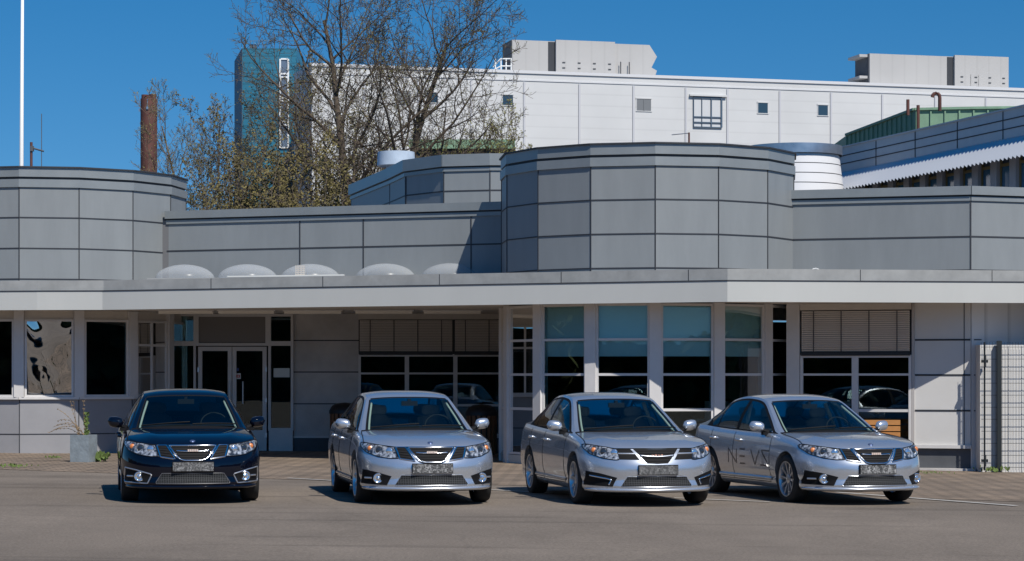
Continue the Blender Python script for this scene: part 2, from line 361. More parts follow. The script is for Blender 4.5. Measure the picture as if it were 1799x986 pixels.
m = MB(); ip = offs(cp, -.085); m.prism(ip+[(15, 59.9), (-16, 59.9)], ZS, ZS+.01); m.build('canopy_soffit', M_SOFFIT, office)
for x0, x1 in ((280, 375), (385, 482), (500, 600), (625, 725), (745, 845)):
    Y = 46.2; m = MB(); m.box((px(x0, Y), Y-.12, ZS-.075), (px(x1, Y), Y+.12, ZS-.002)); l = m.build('ceiling_light', M_LAMP, office)
    m = MB(); m.box((px(x0, Y)-.03, Y-.14, ZS-.02), (px(x1, Y)+.03, Y+.14, ZS-.001)); m.build('light_housing', M_FRAME, l)
# roof domes
for cx, y0 in ((325, 486), (435, 485), (545, 483), (677, 480), (792, 477)):
    Y = 45.9-.3*(cx-325)/110*.42; X = px(cx, Y); r = .60; zb = 3.56
    m = MB(); prof = [(r*math.cos(t), zb+.30*math.sin(t)) for t in [k*math.pi/2/10 for k in range(11)]]; prof[-1] = (.001, prof[-1][1])
    m.lathe(prof, (X, Y, 0), sides=32); dm = m.build('skylight_dome', M_DOME, office, smooth=True)
    m = MB(); m.box((X-r-.06, Y-r-.06, 3.44), (X+r+.06, Y+r+.06, zb)); m.build('dome_kerb', M_BAND, dm)
m = MB(); X = px(527, 44.2)
for k in range(7): m.box((X-.09, 44.2, 3.5+.04*k), (X+.09, 44.22, 3.515+.04*k)); m.box((X-.09+.03*k, 44.195, 3.49), (X-.082+.03*k, 44.215, 3.76))
m.build('roof_grille', M_HEADER, office)
m = MB(); m.tube([(px(400, 44.6), 44.6, 3.545), (px(520, 44.2), 44.2, 3.545), (px(605, 43.9), 43.9, 3.545)], .03, 8); m.build('roof_cable_duct', M_FASCIA, office)
m = MB(); Y = 41.0; X = px(1433, Y); m.tube([(X+.09*math.cos(t), Y, 3.46+.09*math.sin(t)) for t in [k*math.pi/8 for k in range(9)]], .012, 5); m.build('roof_hoop', M_POLE, office)

def glazed(fr, u0, u1, z0, z1, vs=(), hs=(), fw=.05, depth=.07, gm=None, blind=None, name='window', frm=None, pane_n=.02):
    """window part: frame mesh with pane (and blind) as sub-parts"""
    m = MB(); fmat = frm or M_FRAME
    m.pbox(fr, u0, u0+fw, z0, z1, 0, depth); m.pbox(fr, u1-fw, u1, z0, z1, 0, depth)
    m.pbox(fr, u0+fw, u1-fw, z0, z0+fw, 0, depth-.004); m.pbox(fr, u0+fw, u1-fw, z1-fw, z1, 0, depth-.004)
    for v, wd in vs: m.pbox(fr, v-wd/2, v+wd/2, z0+fw, z1-fw, .002, depth-.006)
    for z, wd in hs: m.pbox(fr, u0+fw, u1-fw, z-wd/2, z+wd/2, .004, depth-.010)
    o = m.build(name, fmat, office)
    m = MB()
    if gm is M_MIRR:
        def wp_(a, b): o_, u, n = fr; q = u0+(u1-u0)*a; z = z0+(z1-z0)*b; d = -.12+.15*b+.018*math.sin(b*9+2.2*math.sin(a*3.1))*b*b+.02*math.sin(a*6.3+b*3); return (o_[0]+u[0]*q+n[0]*d, o_[1]+u[1]*q+n[1]*d, z)
        m.grid([[wp_(i/24, j/36) for i in range(25)] for j in range(37)])
    else: m.pbox(fr, u0+fw*.5, u1-fw*.5, z0+fw*.5, z1-fw*.5, pane_n, pane_n+.006)
    m.build('pane', gm or M_GLASS, o, smooth=gm is M_MIRR)
    if blind:
        m = MB(); m.pbox(fr, u0+.02, u1-.02, blind, z1-.01, -.06, -.05); m.build('roller_blind', M_ROLLER, o)
    return o
# glazed bay under the large drum
RB = BR-.03
for k in range(-5, 5):
    a, b = bv(B2, k, RB), bv(B2, k+1, RB); fr, L = frame(a, b)
    if k == -5: continue
    hs_ = [(2.276, .045), (1.64, .045), (1.0, .05)]
    if k in (-4, 3): hs_ = [(2.276, .05), (1.64, .05), (1.0, .05)]
    wdw = glazed(fr, .09, L-.09, .14, 2.93, (), hs_, .045, .05, blind=1.97 if k in (-3, -2, -1, 0, 1, 2) else None)
    if k == -3:
        m = MB(); m.pbox(fr, .14, L-.14, .2, .97, -.03, -.01); m.build('frosted_panel', mat('frosted', (.33, .37, .37), .6), wdw)
for k in range(-4, 6):
    x, y = bv(B2, k, RB+.015); m = MB(); a = B2[2]+DA*k
    ca, sa = math.cos(a), math.sin(a)
    P = [(x+u*ca+v*sa, y+u*sa-v*ca, z) for z in (-.2, 2.945) for v in (-.13, .06) for u in (-.105, .105)]
    m.hexa(P); m.build('bay_pillar', M_FRAME, office)
m = MB(); m.prism([bv(B2, k, RB+.06) for k in range(-4, 6)]+[(5.3, 46.4), (-.2, 46.4)], -.25, .13); m.build('bay_plinth', M_FASCIA, office)
m = MB(); m.prism([bv(B2, k, RB+.03) for k in range(-4, 6)]+[(5.3, 46.4), (-.2, 46.4)], -.3, .03); m.build('bay_base', M_PLINTH, office)
# left bay
for k in range(-4, 5):
    a, b = bv(B1, k, RB), bv(B1, k+1, RB); fr, L = frame(a, b)
    m = MB(); m.pbox(fr, 0, L, -.2, 1.14, -.2, 0); m.mi = 1; m.pbox(fr, 0, L, .43, .45, .001, .006); m.pbox(fr, -.008, .008, -.2, 1.13, .001, .009); m.build('bay_wall', [M_WALLLOW, M_SEAM], office)
    m = MB(); m.pbox(fr, -.01, L+.01, 1.142, 1.19, -.2, .07); m.build('window_sill', M_FRAME, office)
    m = MB(); m.pbox(fr, 0, L, 2.76, 2.945, -.2, 0); m.build('window_header', M_HEADER, office)
    m = MB(); m.pbox(fr, -.01, L+.01, -.2, .045, .001, .03); m.build('wall_base', M_CONC, office)
    glazed(fr, .1, L-.1, 1.19, 2.76, (((L*.5, .05),) if k == 2 else ()), (((2.25, .05),) if k == 2 else ()), .045, .05, gm=M_MIRR if k == 0 else None)
for k in range(-3, 5):
    x, y = bv(B1, k, RB+.015); a = B1[2]+DA*k; ca, sa = math.cos(a), math.sin(a); m = MB()
    m.hexa([(x+u*ca+v*sa, y+u*sa-v*ca, z) for z in (1.19, 2.94) for v in (-.13, .05) for u in (-.10, .10)]); m.build('bay_pillar', M_FRAME, office)
# entrance wall
YW = 48.7; E0 = px(296, YW); fr = ((E0, YW), (1, 0), (0, -1))
U = lambda x: px(x, YW)-E0
m = MB(); m.pbox(fr, U(296), U(304), -.1, 2.945, -.1, .06); m.build('wall_post', M_DOORP, office)
glazed(fr, U(304), U(345), .0, 2.94, (), [(2.31, .1)], .05, .1, name='sidelight')
ov = glazed(fr, U(345), U(472), 2.26, 2.94, (), (), .06, .1, name='overdoor_panel')
m = MB(); m.pbox(fr, U(349), U(468), 2.33, 2.88, .03, .05); m.build('solid_panel', mat('taupe_panel', (.20, .185, .175), .6), ov)
rs = glazed(fr, U(472), U(516), .45, 2.94, (), [(2.31, .1)], .055, .1, name='sidelight')
m = MB(); m.pbox(fr, U(473), U(515), 0, .45, .0, .095); m.build('kick_panel', M_FRAME, rs)
m = MB(); m.pbox(fr, U(481), U(509), pz(663, YW), pz(647, YW), .03, .034); m.build('notice_paper', M_SIGN, rs)
def door(x0, x1, hx, label):
    a, b = U(x0), U(x1); m = MB(); f = .085
    m.pbox(fr, a, a+f, .02, 2.24, .02, .09); m.pbox(fr, b-f, b, .02, 2.24, .02, .09); m.pbox(fr, a+f, b-f, 2.15, 2.24, .022, .088); m.pbox(fr, a+f, b-f, .02, .46, .022, .088)
    o = m.build('door', M_FRAME, office); 
    m = MB(); m.pbox(fr, a+f, b-f, .46, 2.15, .04, .046); m.build('pane', M_GLASS, o)
    m = MB(); m.tube([(E0+U(hx), YW-.15, 1.02), (E0+U(hx), YW-.15, 1.5)], .014, 8); m.tube([(E0+U(hx), YW-.15, 1.07), (E0+U(hx), YW-.08, 1.07)], .01, 6); m.tube([(E0+U(hx), YW-.15, 1.45), (E0+U(hx), YW-.08, 1.45)], .01, 6); m.build('handle', M_GALV, o)
    m = MB(); hx2 = a+.01 if hx > (x0+x1)/2 else b-.01
    for z in (.35, 1.1, 1.75): m.pbox(fr, hx2-.02, hx2+.02, z-.05, z+.05, .09, .115)
    m.build('hinge', M_GALV, o); return o
door(349, 408, 405, None); d2 = door(409, 469, 428, None)
m = MB(); m.pbox(fr, U(414.5), U(423.5), pz(666, YW), pz(656, YW), .05, .053); m.mi = 1; m.pbox(fr, U(416), U(422), pz(663.6, YW), pz(658.4, YW), .0532, .055); m.mi = 0; m.pbox(fr, U(418), U(420), pz(662, YW), pz(660, YW), .0552, .057)
m.mi = 2; m.pbox(fr, U(415.5), U(420), pz(652, YW), pz(647, YW), .05, .053); m.build('door_sticker', [M_SIGN, M_RED, M_BLUEM], d2)
m = MB(); m.pbox(fr, U(516), U(630), -.1, 2.945, -.2, 0); cw = m.build('concrete_wall', M_CONC, office)
m = MB()
for z in (2.375, 1.70, 1.02): m.pbox(fr, U(516), U(630), z-.012, z+.012, .001, .004)
m.build('wall_joint', M_SEAM, cw)
m = MB(); m.pbox(fr, U(516), U(880), -.1, .29, -.2, .03); m.mi = 1; m.pbox(fr, U(516), U(880), .29, .33, -.2, .05); m.build('plinth', [M_PLINTH, M_FRAME], office)
def blind_window(fr, u0, u1, z0, ztop, zblind, mull, split, bars, tilt=0):
    wd = glazed(fr, u0, u1, z0, zblind, mull, bars, .05, .07)
    m = MB(); m.pbox(fr, u0, u1, ztop-.12, ztop, -.1, .11); m.build('blind_header', M_HEADER, office)
    m = MB(); m.pbox(fr, u0, u1, zblind+.001, ztop-.125, -.05, .0); m.build('wall_behind_blind', M_BLACK, wd)
    edges = [u0]+split+[u1]
    for a, b in zip(edges, edges[1:]):
        m = MB(); n = 19; zt, zb = ztop-.14, zblind+.06; st = (zt-zb)/n; o, u, nn = fr
        for k in range(n):
            z = zb+k*st; P = [(o[0]+u[0]*q+nn[0]*c, o[1]+u[1]*q+nn[1]*c, zz+e) for e in (0, .003) for c, zz in ((.055, z+.004), (.10, z+st*.88)) for q in (a+.03, b-.03)]
            m.hexa(P)
        bl = m.build('venetian_blind', M_BLIND, office)
        m = MB(); m.pbox(fr, a+.02, b-.02, zblind-.015, zblind+.05, .05, .11); m.build('bottom_rail', M_BLACK, bl)
        m = MB(); w_ = b-a; c = max(2, round(w_/.55))
        for k in range(c): q = a+w_*(k+.5)/c; m.pbox(fr, q-.008, q+.008, zblind+.05, ztop-.13, .106, .110)
        m.build('ladder_tape', M_SEAM, bl)
    return wd
blind_window(fr, U(630), U(880), .33, 2.945, 2.08, [(U(715), .09), (U(800), .09)], [U(797)], [(1.67, .04), (.99, .05)])
m = MB(); m.pbox(fr, U(632), U(879), .36, .95, -.01, .012); m.build('grey_infill', mat('grey_infill', (.10, .10, .11), .4), office)
# right wall
ra, rb = (5.22, 42.2), (8.30, 41.2); frr, LR = frame(ra, rb)
def UR(x):           # pixel column -> distance along the right wall
    t = (x-899.5)/F; o, u, n = frr
    return (t*o[1]-o[0])/(u[0]-t*u[1])
m = MB(); m.pbox(frr, -.12, UR(1406), -.2, 2.945, -.2, .08); m.build('corner_post', M_FRAME, office)
blind_window(frr, UR(1407), UR(1602), .16, 2.945, 2.0, [(UR(1503), .12)], [], [(1.64, .04), (.98, .05)])
m = MB(); m.pbox(frr, UR(1407), UR(1603), -.25, .158, -.1, .04); m.build('plinth', M_PLINTH, office)
m = MB(); m.pbox(frr, UR(1602.5), UR(1607), -.2, 2.94, -.1, .06); m.build('window_jamb', M_DOORP, office)
m = MB(); m.pbox(frr, UR(1607), LR, .3, 2.945, -.2, .03); wp = m.build('white_panel_wall', M_WHITEP, office)
m = MB()
for z in (2.27, 1.63, .985): m.pbox(frr, UR(1608), LR, z-.016, z+.016, .031, .037)
m.pbox(frr, LR-.12, LR-.105, .35, 2.94, .031, .036)
m.build('wall_joint', M_SEAM, wp)
m = MB(); m.pbox(frr, UR(1606), LR+.02, .3, .36, .031, .08); m.build('wall_sill', M_FRAME, wp)
m = MB(); m.pbox(frr, UR(1606), LR, -.3, .298, -.2, .0); m.mi = 1; m.pbox(frr, UR(1606), LR+.1, -.3, -.06, .0, .12); m.build('plinth', [M_PLINTH, M_CONC], office)
frq, LQ = frame((8.302, 41.205), (12.5, 43.4))
m = MB(); m.pbox(frq, 0, LQ, -.1, 2.945, -.2, .03); wq = m.build('white_panel_wall', custom('ribbed_white', lambda n, b: siding(n, b, (.66, .65, .65), 2.1, .04, axis=0)), office)
m = MB()
for z in (2.27, 1.63, .985): m.pbox(frq, .05, .22, z-.01, z+.01, .031, .036)
m.build('wall_joint', M_SEAM, wq)
m = MB(); m.pbox(frq, 0, LQ, -.3, -.102, -.2, .05); m.build('plinth', M_PLINTH, office)
ax_ = px(1722, 40.8); m = MB(); m.box((ax_, 40.8, -.12), (12.4, 43, 2.17)); an = m.build('white_annex', M_WHITEP, office)
m = MB(); [m.box((ax_+.02+k*.24, 40.79, -.1), (ax_+.035+k*.24, 40.799, 2.15)) for k in range(1, 16)]; m.build('sheet_rib', mat('rib_grey', (.45, .45, .45), .6), an)
m = MB(); m.box((ax_-.02, 40.76, -.3), (12.4, 43, -.122)); m.build('plinth', M_PLINTH, office)
m = MB(); m.box((-.21, 44.1, -.2), (-.12, 48.75, 2.945)); m.build('bay_side_wall', M_HEADER, office)
# rooms behind the glass
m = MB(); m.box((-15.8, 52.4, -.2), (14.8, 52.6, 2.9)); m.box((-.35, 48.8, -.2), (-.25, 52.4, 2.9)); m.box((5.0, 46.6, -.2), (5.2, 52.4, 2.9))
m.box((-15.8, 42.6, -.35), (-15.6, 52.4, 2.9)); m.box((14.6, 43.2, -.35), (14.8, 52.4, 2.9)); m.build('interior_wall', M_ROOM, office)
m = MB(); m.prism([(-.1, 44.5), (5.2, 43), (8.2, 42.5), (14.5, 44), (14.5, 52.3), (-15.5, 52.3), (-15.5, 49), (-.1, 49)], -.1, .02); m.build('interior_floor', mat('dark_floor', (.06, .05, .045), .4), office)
m = MB()
for x, y in ((1.2, 47), (2.9, 48.2), (4.2, 46.5), (6.6, 46), (-1.8, 51), (-3, 50.8)):
    m.box((x-.5, y-.35, .70), (x+.5, y+.35, .74)); m.box((x-.1, y-.3, .02), (x+.1, y+.3, .7)); m.box((x-.25, y+.15, .74), (x+.25, y+.2, 1.1))
m.build('office_desks', M_DOORP, office)
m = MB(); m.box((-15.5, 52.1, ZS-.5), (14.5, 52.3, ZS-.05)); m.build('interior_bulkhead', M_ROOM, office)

# ------------------------------------------------------------ factory buildings behind
def box_building(pts, z0, z1, matl, parent, name='wall'):
    m = MB(); m.prism(pts, z0, z1); return m.build(name, matl, parent)
fac = empty('factory_building', (12, 160, 0), 0, 'large white factory block with small square windows behind the grey offices', 'building')
YA, YB = 150., 163.5; XA, XB = px(548, YA), px(1830, YB); ZT = pz(113, YA)
fl = px(517, 154.5)
fw_ = box_building([(XA, YA), (XB, YB), (XB, 220), (fl-3, 220), (fl, 154.5)], -1, ZT, M_WHITESID, fac)
frf, LF = frame((XA, YA), (XB, YB))
def UF(x):
    t = (x-899.5)/F; o, u, n = frf
    return (t*o[1]-o[0])/(u[0]-t*u[1])
def YF(x): return frf[0][1]+frf[1][1]*UF(x)
m = MB()
for x in (640, 735, 828, 921, 1018, 1113, 1205, 1278, 1370, 1460, 1550, 1643, 1732): m.pbox(frf, UF(x)-.07, UF(x)+.07, 0, ZT-.7, .0, .07)
m.build('panel_joint', mat('joint_grey', (.5, .5, .52), .5), fw_)
m = MB(); m.pbox(frf, -.1, LF, ZT-.62, ZT-.52, .0, .05); m.pbox(frf, -.15, LF, ZT-.12, ZT+.08, -.2, .09); m.build('roof_edge', mat('edge_white', (.6, .6, .61), .5), fac)
M_WGL = mat('far_window', (.03, .06, .09), .15); M_WGR = mat('louvre', (.16, .17, .18), .6)
for x, y, wx, wy, kind in ((709, 171, 25, 22, 1), (761, 172, 16, 17, 0), (892, 176, 18, 18, 0), (1131, 184.5, 25, 21, 1), (1340, 190, 17, 18, 0), (1445.5, 194, 17, 18, 0)):
    Y = YF(x); m = MB(); a, b = UF(x-wx/2), UF(x+wx/2); zt, zb = pz(y-wy/2, Y), pz(y+wy/2, Y)
    m.pbox(frf, a-.07, b+.07, zt, zt+.09, .0, .06); m.pbox(frf, a-.05, a, zb, zt, 0, .04); m.pbox(frf, b, b+.05, zb, zt, 0, .04); m.pbox(frf, a-.07, b+.07, zb-.05, zb, 0, .05)
    wd = m.build('window', M_WHITESID, fac); m = MB(); m.pbox(frf, a, b, zb, zt, .0, .03); 
    if kind: m.pbox(frf, (a+b)/2-.03, (a+b)/2+.03, zb, zt, .03, .06)
    m.build('pane', M_WGR if kind else M_WGL, wd)
x = 1242; Y = YF(x); a, b = UF(1218), UF(1267); zt, zb = pz(172, Y), pz(224, Y); m = MB()
m.mi = 1; m.pbox(frf, a-.3, b+.35, zt+.08, zt+.2, 0, .2); m.mi = 0
for q, wq_ in ((a, .04), (UF(1232.5), .03), (UF(1249), .07), (b, .10)): m.pbox(frf, q-wq_/2, q+wq_/2, zb, zt, .04, .12)
for z, wz in ((zt, .12), (zb, .07), (pz(206, Y), .06), (pz(215.5, Y), .06)): m.pbox(frf, a, b, z-wz/2, z+wz/2, .045, .11)
wd = m.build('window', [M_DBLUE, M_WHITESID], fac); m = MB(); m.pbox(frf, a, b, zb, zt, 0, .03); m.build('pane', mat('pale_pane', (.55, .56, .57), .9), wd)
# roof plant
def roof_unit(x0, x1, ytop, ybot, side, saw, split):
    Y = YF(x0)+3; Y1 = YF(x1)+3; z1 = pz(ytop, Y); z0 = ZT-.5; m = MB()
    fr2, L2 = frame((px(x0, Y), Y), (px(x1, Y1), Y1))
    e = offs([(0, 0), (1, 0)], 0)
    m.pbox(fr2, 0, L2-(1.2 if saw else 0), z0, z1, -2.6, 0)
    if saw:
        h = (z1-z0-1)/2
        o, u, n = fr2
        def pt(q, z, c): return (o[0]+u[0]*q+n[0]*c, o[1]+u[1]*q+n[1]*c, z)
        pr = [(L2-1.2, z0), (L2-.4, z0), (L2+.05, z0+h*1.25), (L2-.35, z0+h*1.45), (L2+.05, z1-.8), (L2-.5, z1), (L2-1.2, z1)]
        f = [pt(q, z, -.001) for q, z in pr]; bk = [pt(q, z, -2.6) for q, z in pr]
        m.q(*f); m.q(*bk[::-1])
        for k in range(len(pr)): k2 = (k+1) % len(pr); m.q(f[k], bk[k], bk[k2], f[k2])
    un = m.build('roof_plant_unit', M_UNITC, fac)
    m = MB(); s0 = split*L2; m.pbox(fr2, s0-.25, s0+.25, z0, z1-.05, .001, .03)
    m.mi = 1; m.pbox(fr2, s0+.25, s0+4.5, z0, z1+.08, .01, .25)
    for k in range(4): m.mi = 0; [m.pbox(fr2, s0+.7+k*1.1, s0+.9+k*1.1, z, z+.06, .251, .29) for z in (z0+1.2, z1-1.5)]
    m.mi = 0
    m.pbox(fr2, L2*.8, L2*.8+.06, z0, z0+1.8, .2, .25); m.pbox(fr2, L2*.74, L2*.74+.06, z0, z0+1.8, .2, .25)
    m.build('unit_access_panel', [M_SEAM, M_UNITC], un)
    # sheet-metal duct mouth on the shaded side
    m = MB(); m.pbox(fr2, -.06, -.01, z0, z1, -2.5, -.1)
    if side:
        for k in range(2): zc = z0+.2+k*(z1-z0)/2; m.mi = 1; m.pbox(fr2, -.7, -.06, zc+(z1-z0)*.36, zc+(z1-z0)*.42, -2.3, -.2); m.mi = 0; m.pbox(fr2, -.08, -.06, zc, zc+(z1-z0)*.36, -2.2, -.3)
    m.build('duct_side', [M_PLINTH, M_UNITC], un)
roof_unit(900, 1153, 70, 130, False, True, .27)
roof_unit(1528, 1762, 94, 150, True, False, .60)
m = MB(); Y = YF(885)+2; z0 = ZT
for dz in (.6, 1.1): m.tube([(px(866, Y), Y, z0+dz*.5), (px(880, Y), Y, z0+dz), (px(899, Y), Y, z0+dz)], .05, 4)
for x in (870, 880, 889, 898): m.tube([(px(x, Y), Y, z0), (px(x, Y), Y, z0+1.1)], .05, 4)
m.build('roof_railing', M_POLE, fac)
# blue tower
YT = 172.
tw = empty('stair_tower', (px(470, YT), YT, 0), 0, 'tall blue corrugated stair tower with a vertical strip of windows, left of the white factory', 'tower')
tl, tr = px(425.5, YT), px(521, YT); zt = pz(85, YT)
box_building([(tl, YT), (tr, YT), (tr, YT+8), (px(413, YT+7), YT+7)], -1, zt, M_BLUESID, tw)
m = MB(); m.hexa([(tl-.02, YT-.05, -1), (tl+.02, YT-.05, -1), (px(413, YT+7)-.05, YT+7, -1), (px(413, YT+7), YT+7, -1), (tl-.02, YT-.05, zt), (tl+.02, YT-.05, zt), (px(413, YT+7)-.05, YT+7, zt), (px(413, YT+7), YT+7, zt)]); m.build('side_cladding', M_DBLUE, tw)  # darker blue puts the shade of the left face into the colour
frt = ((tl, YT), (1, 0), (0, -1)); m = MB(); a, b = px(491, YT)-tl, px(508, YT)-tl
zz = [pz(y, YT) for y in (104, 130, 136, 172, 178, 214, 220, 260)]
m.pbox(frt, a, a+.12, zz[-1], zz[0], 0, .12); m.pbox(frt, b-.12, b, zz[-1], zz[0], 0, .12)
for z in zz: m.pbox(frt, a+.12, b-.12, z-.06, z+.06, 0, .11)
wn = m.build('window', M_POLE, tw); m = MB(); m.pbox(frt, a+.12, b-.12, zz[-1], zz[0], .01, .04); m.build('pane', mat('grey_pane', (.12, .16, .22), .2), wn)
m = MB()
for x in (430, 445, 460, 475, 490, 505, 517): m.tube([(px(x, YT), YT+.3, zt), (px(x, YT), YT+.3, zt+.6)], .025, 4)
m.tube([(px(428, YT), YT+.3, zt+.6), (px(520, YT), YT+.3, zt+.6)], .025, 4); m.build('roof_railing', M_GALV, tw)
m = MB(); m.box((px(437, YT), YT+.5, zt), (px(448, YT), YT+1.2, zt+.38)); m.build('roof_box', M_PLINTH, tw)
m = MB(); m.tube([(px(497, YT), YT+.6, zt), (px(497, YT), YT+.6, zt+2)], .03, 4); m.tube([(px(427, YT), YT+.4, zt), (px(432, YT), YT+.4, zt+.6)], .05, 4); m.build('roof_aerial', M_GALV, tw)

# chimney
YC = 110.; X = px(261.5, YC); zt = pz(174, YC)
ch = empty('chimney', (X, YC, 0), 0, 'rusty brown steel chimney rising behind the left drum', 'chimney')
m = MB(); m.lathe([(.40, 0), (.40, zt), (.36, zt)], (X, YC, 0), sides=28); m.build('shell', M_RUST, ch, smooth=True, sharp=40)
for dx, dy, h in ((-.19, 0, .2), (.19, .0, .22), (.0, -.17, .12), (0, .19, .2)):
    m = MB(); m.lathe([(.17, -.4), (.17, h), (.14, h), (.14, -.4)], (X+dx, YC+dy, zt), sides=14); m.build('flue', M_RUST, ch, smooth=True, sharp=40)
m = MB()
for dx, z in ((-.44, -.55), (.44, -.55), (0, -.5)):
    m.box((X+dx-.05, YC-.46 if dx == 0 else YC-.05, zt+z-.05), (X+dx+.05, YC-.38 if dx == 0 else YC+.05, zt+z+.08))
m.box((X-.02, YC-.43, zt-.5), (X+.02, YC-.40, zt-.05)); m.build('lifting_lug', M_GALV, ch)

# right-hand background: blue-grey wing, white rotunda, green copper pavilion
wg = empty('office_wing', (12, 66, 0), 0, 'blue-grey clad wing with pleated metal awning over windows, at the right edge', 'building')
wa, wb = (px(1475, 71), 71.), (px(1850, 58.5), 58.5); frw, LW = frame(wa, wb); zW = 8.72
m = MB(); m.pbox(frw, 0, LW, 7.95, zW, -6, 0); m.pbox(frw, 0, LW, zW, zW+.04, -6.1, .05); m.build('wall', M_CBLUE, wg)
m = MB(); [m.pbox(frw, q*2.6, q*2.6+.03, 7.95, zW-.02, .0, .015) for q in range(0, 7)]; [m.pbox(frw, 0, LW, z, z+.03, .0, .012) for z in (8.2, 8.45)]; m.build('panel_joint', M_SEAM, wg)
m = MB(); n = int(LW/.11)
def pw(q, z, c): o, u, nn = frw; return (o[0]+u[0]*q+nn[0]*c, o[1]+u[1]*q+nn[1]*c, z)
rows = [[pw(-.3+k*.11, 7.97-(0.04 if k % 2 else 0), .02) for k in range(n+4)], [pw(-.3+k*.11, 7.62-(0.05 if k % 2 else 0), .44-(.05 if k % 2 else 0)) for k in range(n+4)], [pw(-.3+k*.11, 7.30-(0.07 if k % 2 else 0), .85-(.03 if k % 2 else 0)) for k in range(n+4)]]
m.grid(rows); o = m.build('awning', mat('awning_metal', (.55, .57, .60), .35, .4), wg)
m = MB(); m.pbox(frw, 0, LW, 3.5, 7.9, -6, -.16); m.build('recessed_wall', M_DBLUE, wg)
for q in range(0, 14):
    a = .25+q*1.05; m = MB(); m.pbox(frw, a, a+.34, 3.5, 7.9, -.155, -.0); pr = m.build('pier', mat('pier_grey', (.42, .42, .45), .6), wg)
    m = MB(); m.pbox(frw, a+.36, a+.42, 4, 7.6, -.155, -.1); m.pbox(frw, a+.98, a+1.04, 4, 7.6, -.155, -.1); m.pbox(frw, a+.42, a+.98, 7.25, 7.33, -.155, -.1)
    wn = m.build('window', mat('ochre_frame', (.22, .17, .07), .5), wg); m = MB(); m.pbox(frw, a+.42, a+.98, 4, 7.25, -.155, -.13); m.build('pane', mat('blue_pane', (.04, .14, .24), .1, spec=1), wn)
rt = empty('rotunda', (px(1394, 68), 68, 0), 0, 'white conical rotunda with a shiny metal rim, behind the large grey drum', 'building')
Xr = px(1394, 68); m = MB()
m.lathe([(1.45, 8.17), (1.45, 8.45), (.01, 8.58)], (Xr, 68, 0), sides=40); m.build('metal_rim', M_GALV, rt, smooth=True, sharp=30)
m = MB(); m.lathe([(1.05, 6.95), (1.5, 7.0), (1.36, 8.165), (1.2, 8.165)], (Xr, 68, 0), sides=40); cn = m.build('conical_skirt', mat('white_metal', (.7, .7, .71), .45), rt, smooth=True, sharp=40)
m = MB()
for k in range(1, 4): m.lathe([(1.5-.14*k/4+.004, 7.0+.29*k-.01), (1.5-.14*k/4+.006, 7.0+.29*k+.012)], (Xr, 68, 0), sides=40)
m.build('skirt_joint', M_SEAM, cn)
m = MB(); m.lathe([(.98, 3), (.98, 7)], (Xr, 68, 0), sides=32); m.build('window_band', M_WGL, rt, smooth=True)
for k in range(12):
    t = k*math.pi/6; m = MB(); m.tube([(Xr+1.08*math.cos(t), 68+1.08*math.sin(t), 3), (Xr+1.08*math.cos(t), 68+1.08*math.sin(t), 7)], .05, 6); m.build('column', mat('cream_column', (.55, .48, .3), .6), rt)
gp = empty('copper_pavilion', (px(1640, 76), 77, 0), 0, 'green copper-clad rooftop pavilion with a rounded bright face and a shaded side', 'building')
Yp = 76.; zp = pz(190, Yp); pl = [(px(1488, 84), 84.), (px(1607, Yp), Yp)]
for k in range(0, 9): t = k/8; pl.append((px(1607, Yp)+ (px(1800, Yp)-px(1607, Yp))*t+.02, Yp-.4*math.sin(t*math.pi*.5)*1.2-.0))
m = MB(); m.prism(pl+[(px(1800, Yp)+1, 88), (px(1488, 84), 88)], 5, zp-.05); m.build('wall', M_COPPER, gp)
m = MB()
for i, (a, b) in enumerate(zip(pl, pl[1:])):
    fr, L = frame(a, b); st = .55 if i == 0 else 5
    q = 0.02
    while q < L:
        m.pbox(fr, q, q+.05, 5, zp-.1, 0, .05); q += st
    m.pbox(fr, -.02, L+.02, zp-.08, zp, -.3, .08)
m.build('standing_seam', M_COPPER, gp)
m = MB()
for x, y0, y1 in ((1595, 175, 192), (1613, 185, 230)): m.tube([(px(x, 75), 75, pz(y1, 75)-.2), (px(x, 75), 75, pz(y0, 75))], .055, 8)
hk = [(px(1651, 75), 75, pz(195, 75)), (px(1651, 75), 75, pz(172, 75))]+[(px(1644.5+6.5*math.cos(t), 75), 75, pz(171-7*math.sin(t), 75)) for t in [k*math.pi/6 for k in range(1, 7)]]
m.tube(hk, .06, 8); m.build('vent_pipe', M_RUST, gp)
gr = empty('green_roof_building', (px(810, 90), 91, 0), 0, 'low green-roofed building glimpsed through twigs behind the rear drum', 'building')
m = MB(); m.box((px(728, 88), 88, 0), (px(905, 88), 94, pz(262, 88))); m.build('wall', M_PLINTH, gr)
m = MB(); m.box((px(724, 88)-.1, 87.8, pz(262, 88)), (px(905, 88), 94.2, pz(246, 88))); m.build('roof', M_COPPER, gr)
Yv = 57.; X = px(696, Yv); m = MB(); m.lathe([(.001, 7.26), (.46, 7.22), (.48, 6.88), (.44, 6.86), (.40, 6.9), (.25, 6.9), (.25, 4.8)], (X, Yv, 0), sides=28)
vt = m.build('roof_vent', mat('pale_blue_metal', (.42, .50, .60), .5, var=.15, vscale=5), smooth=True, sharp=35, origin=(X, Yv, 4.8)); tag(vt, 'round pale blue metal vent cap beside the rear drum', 'vent')

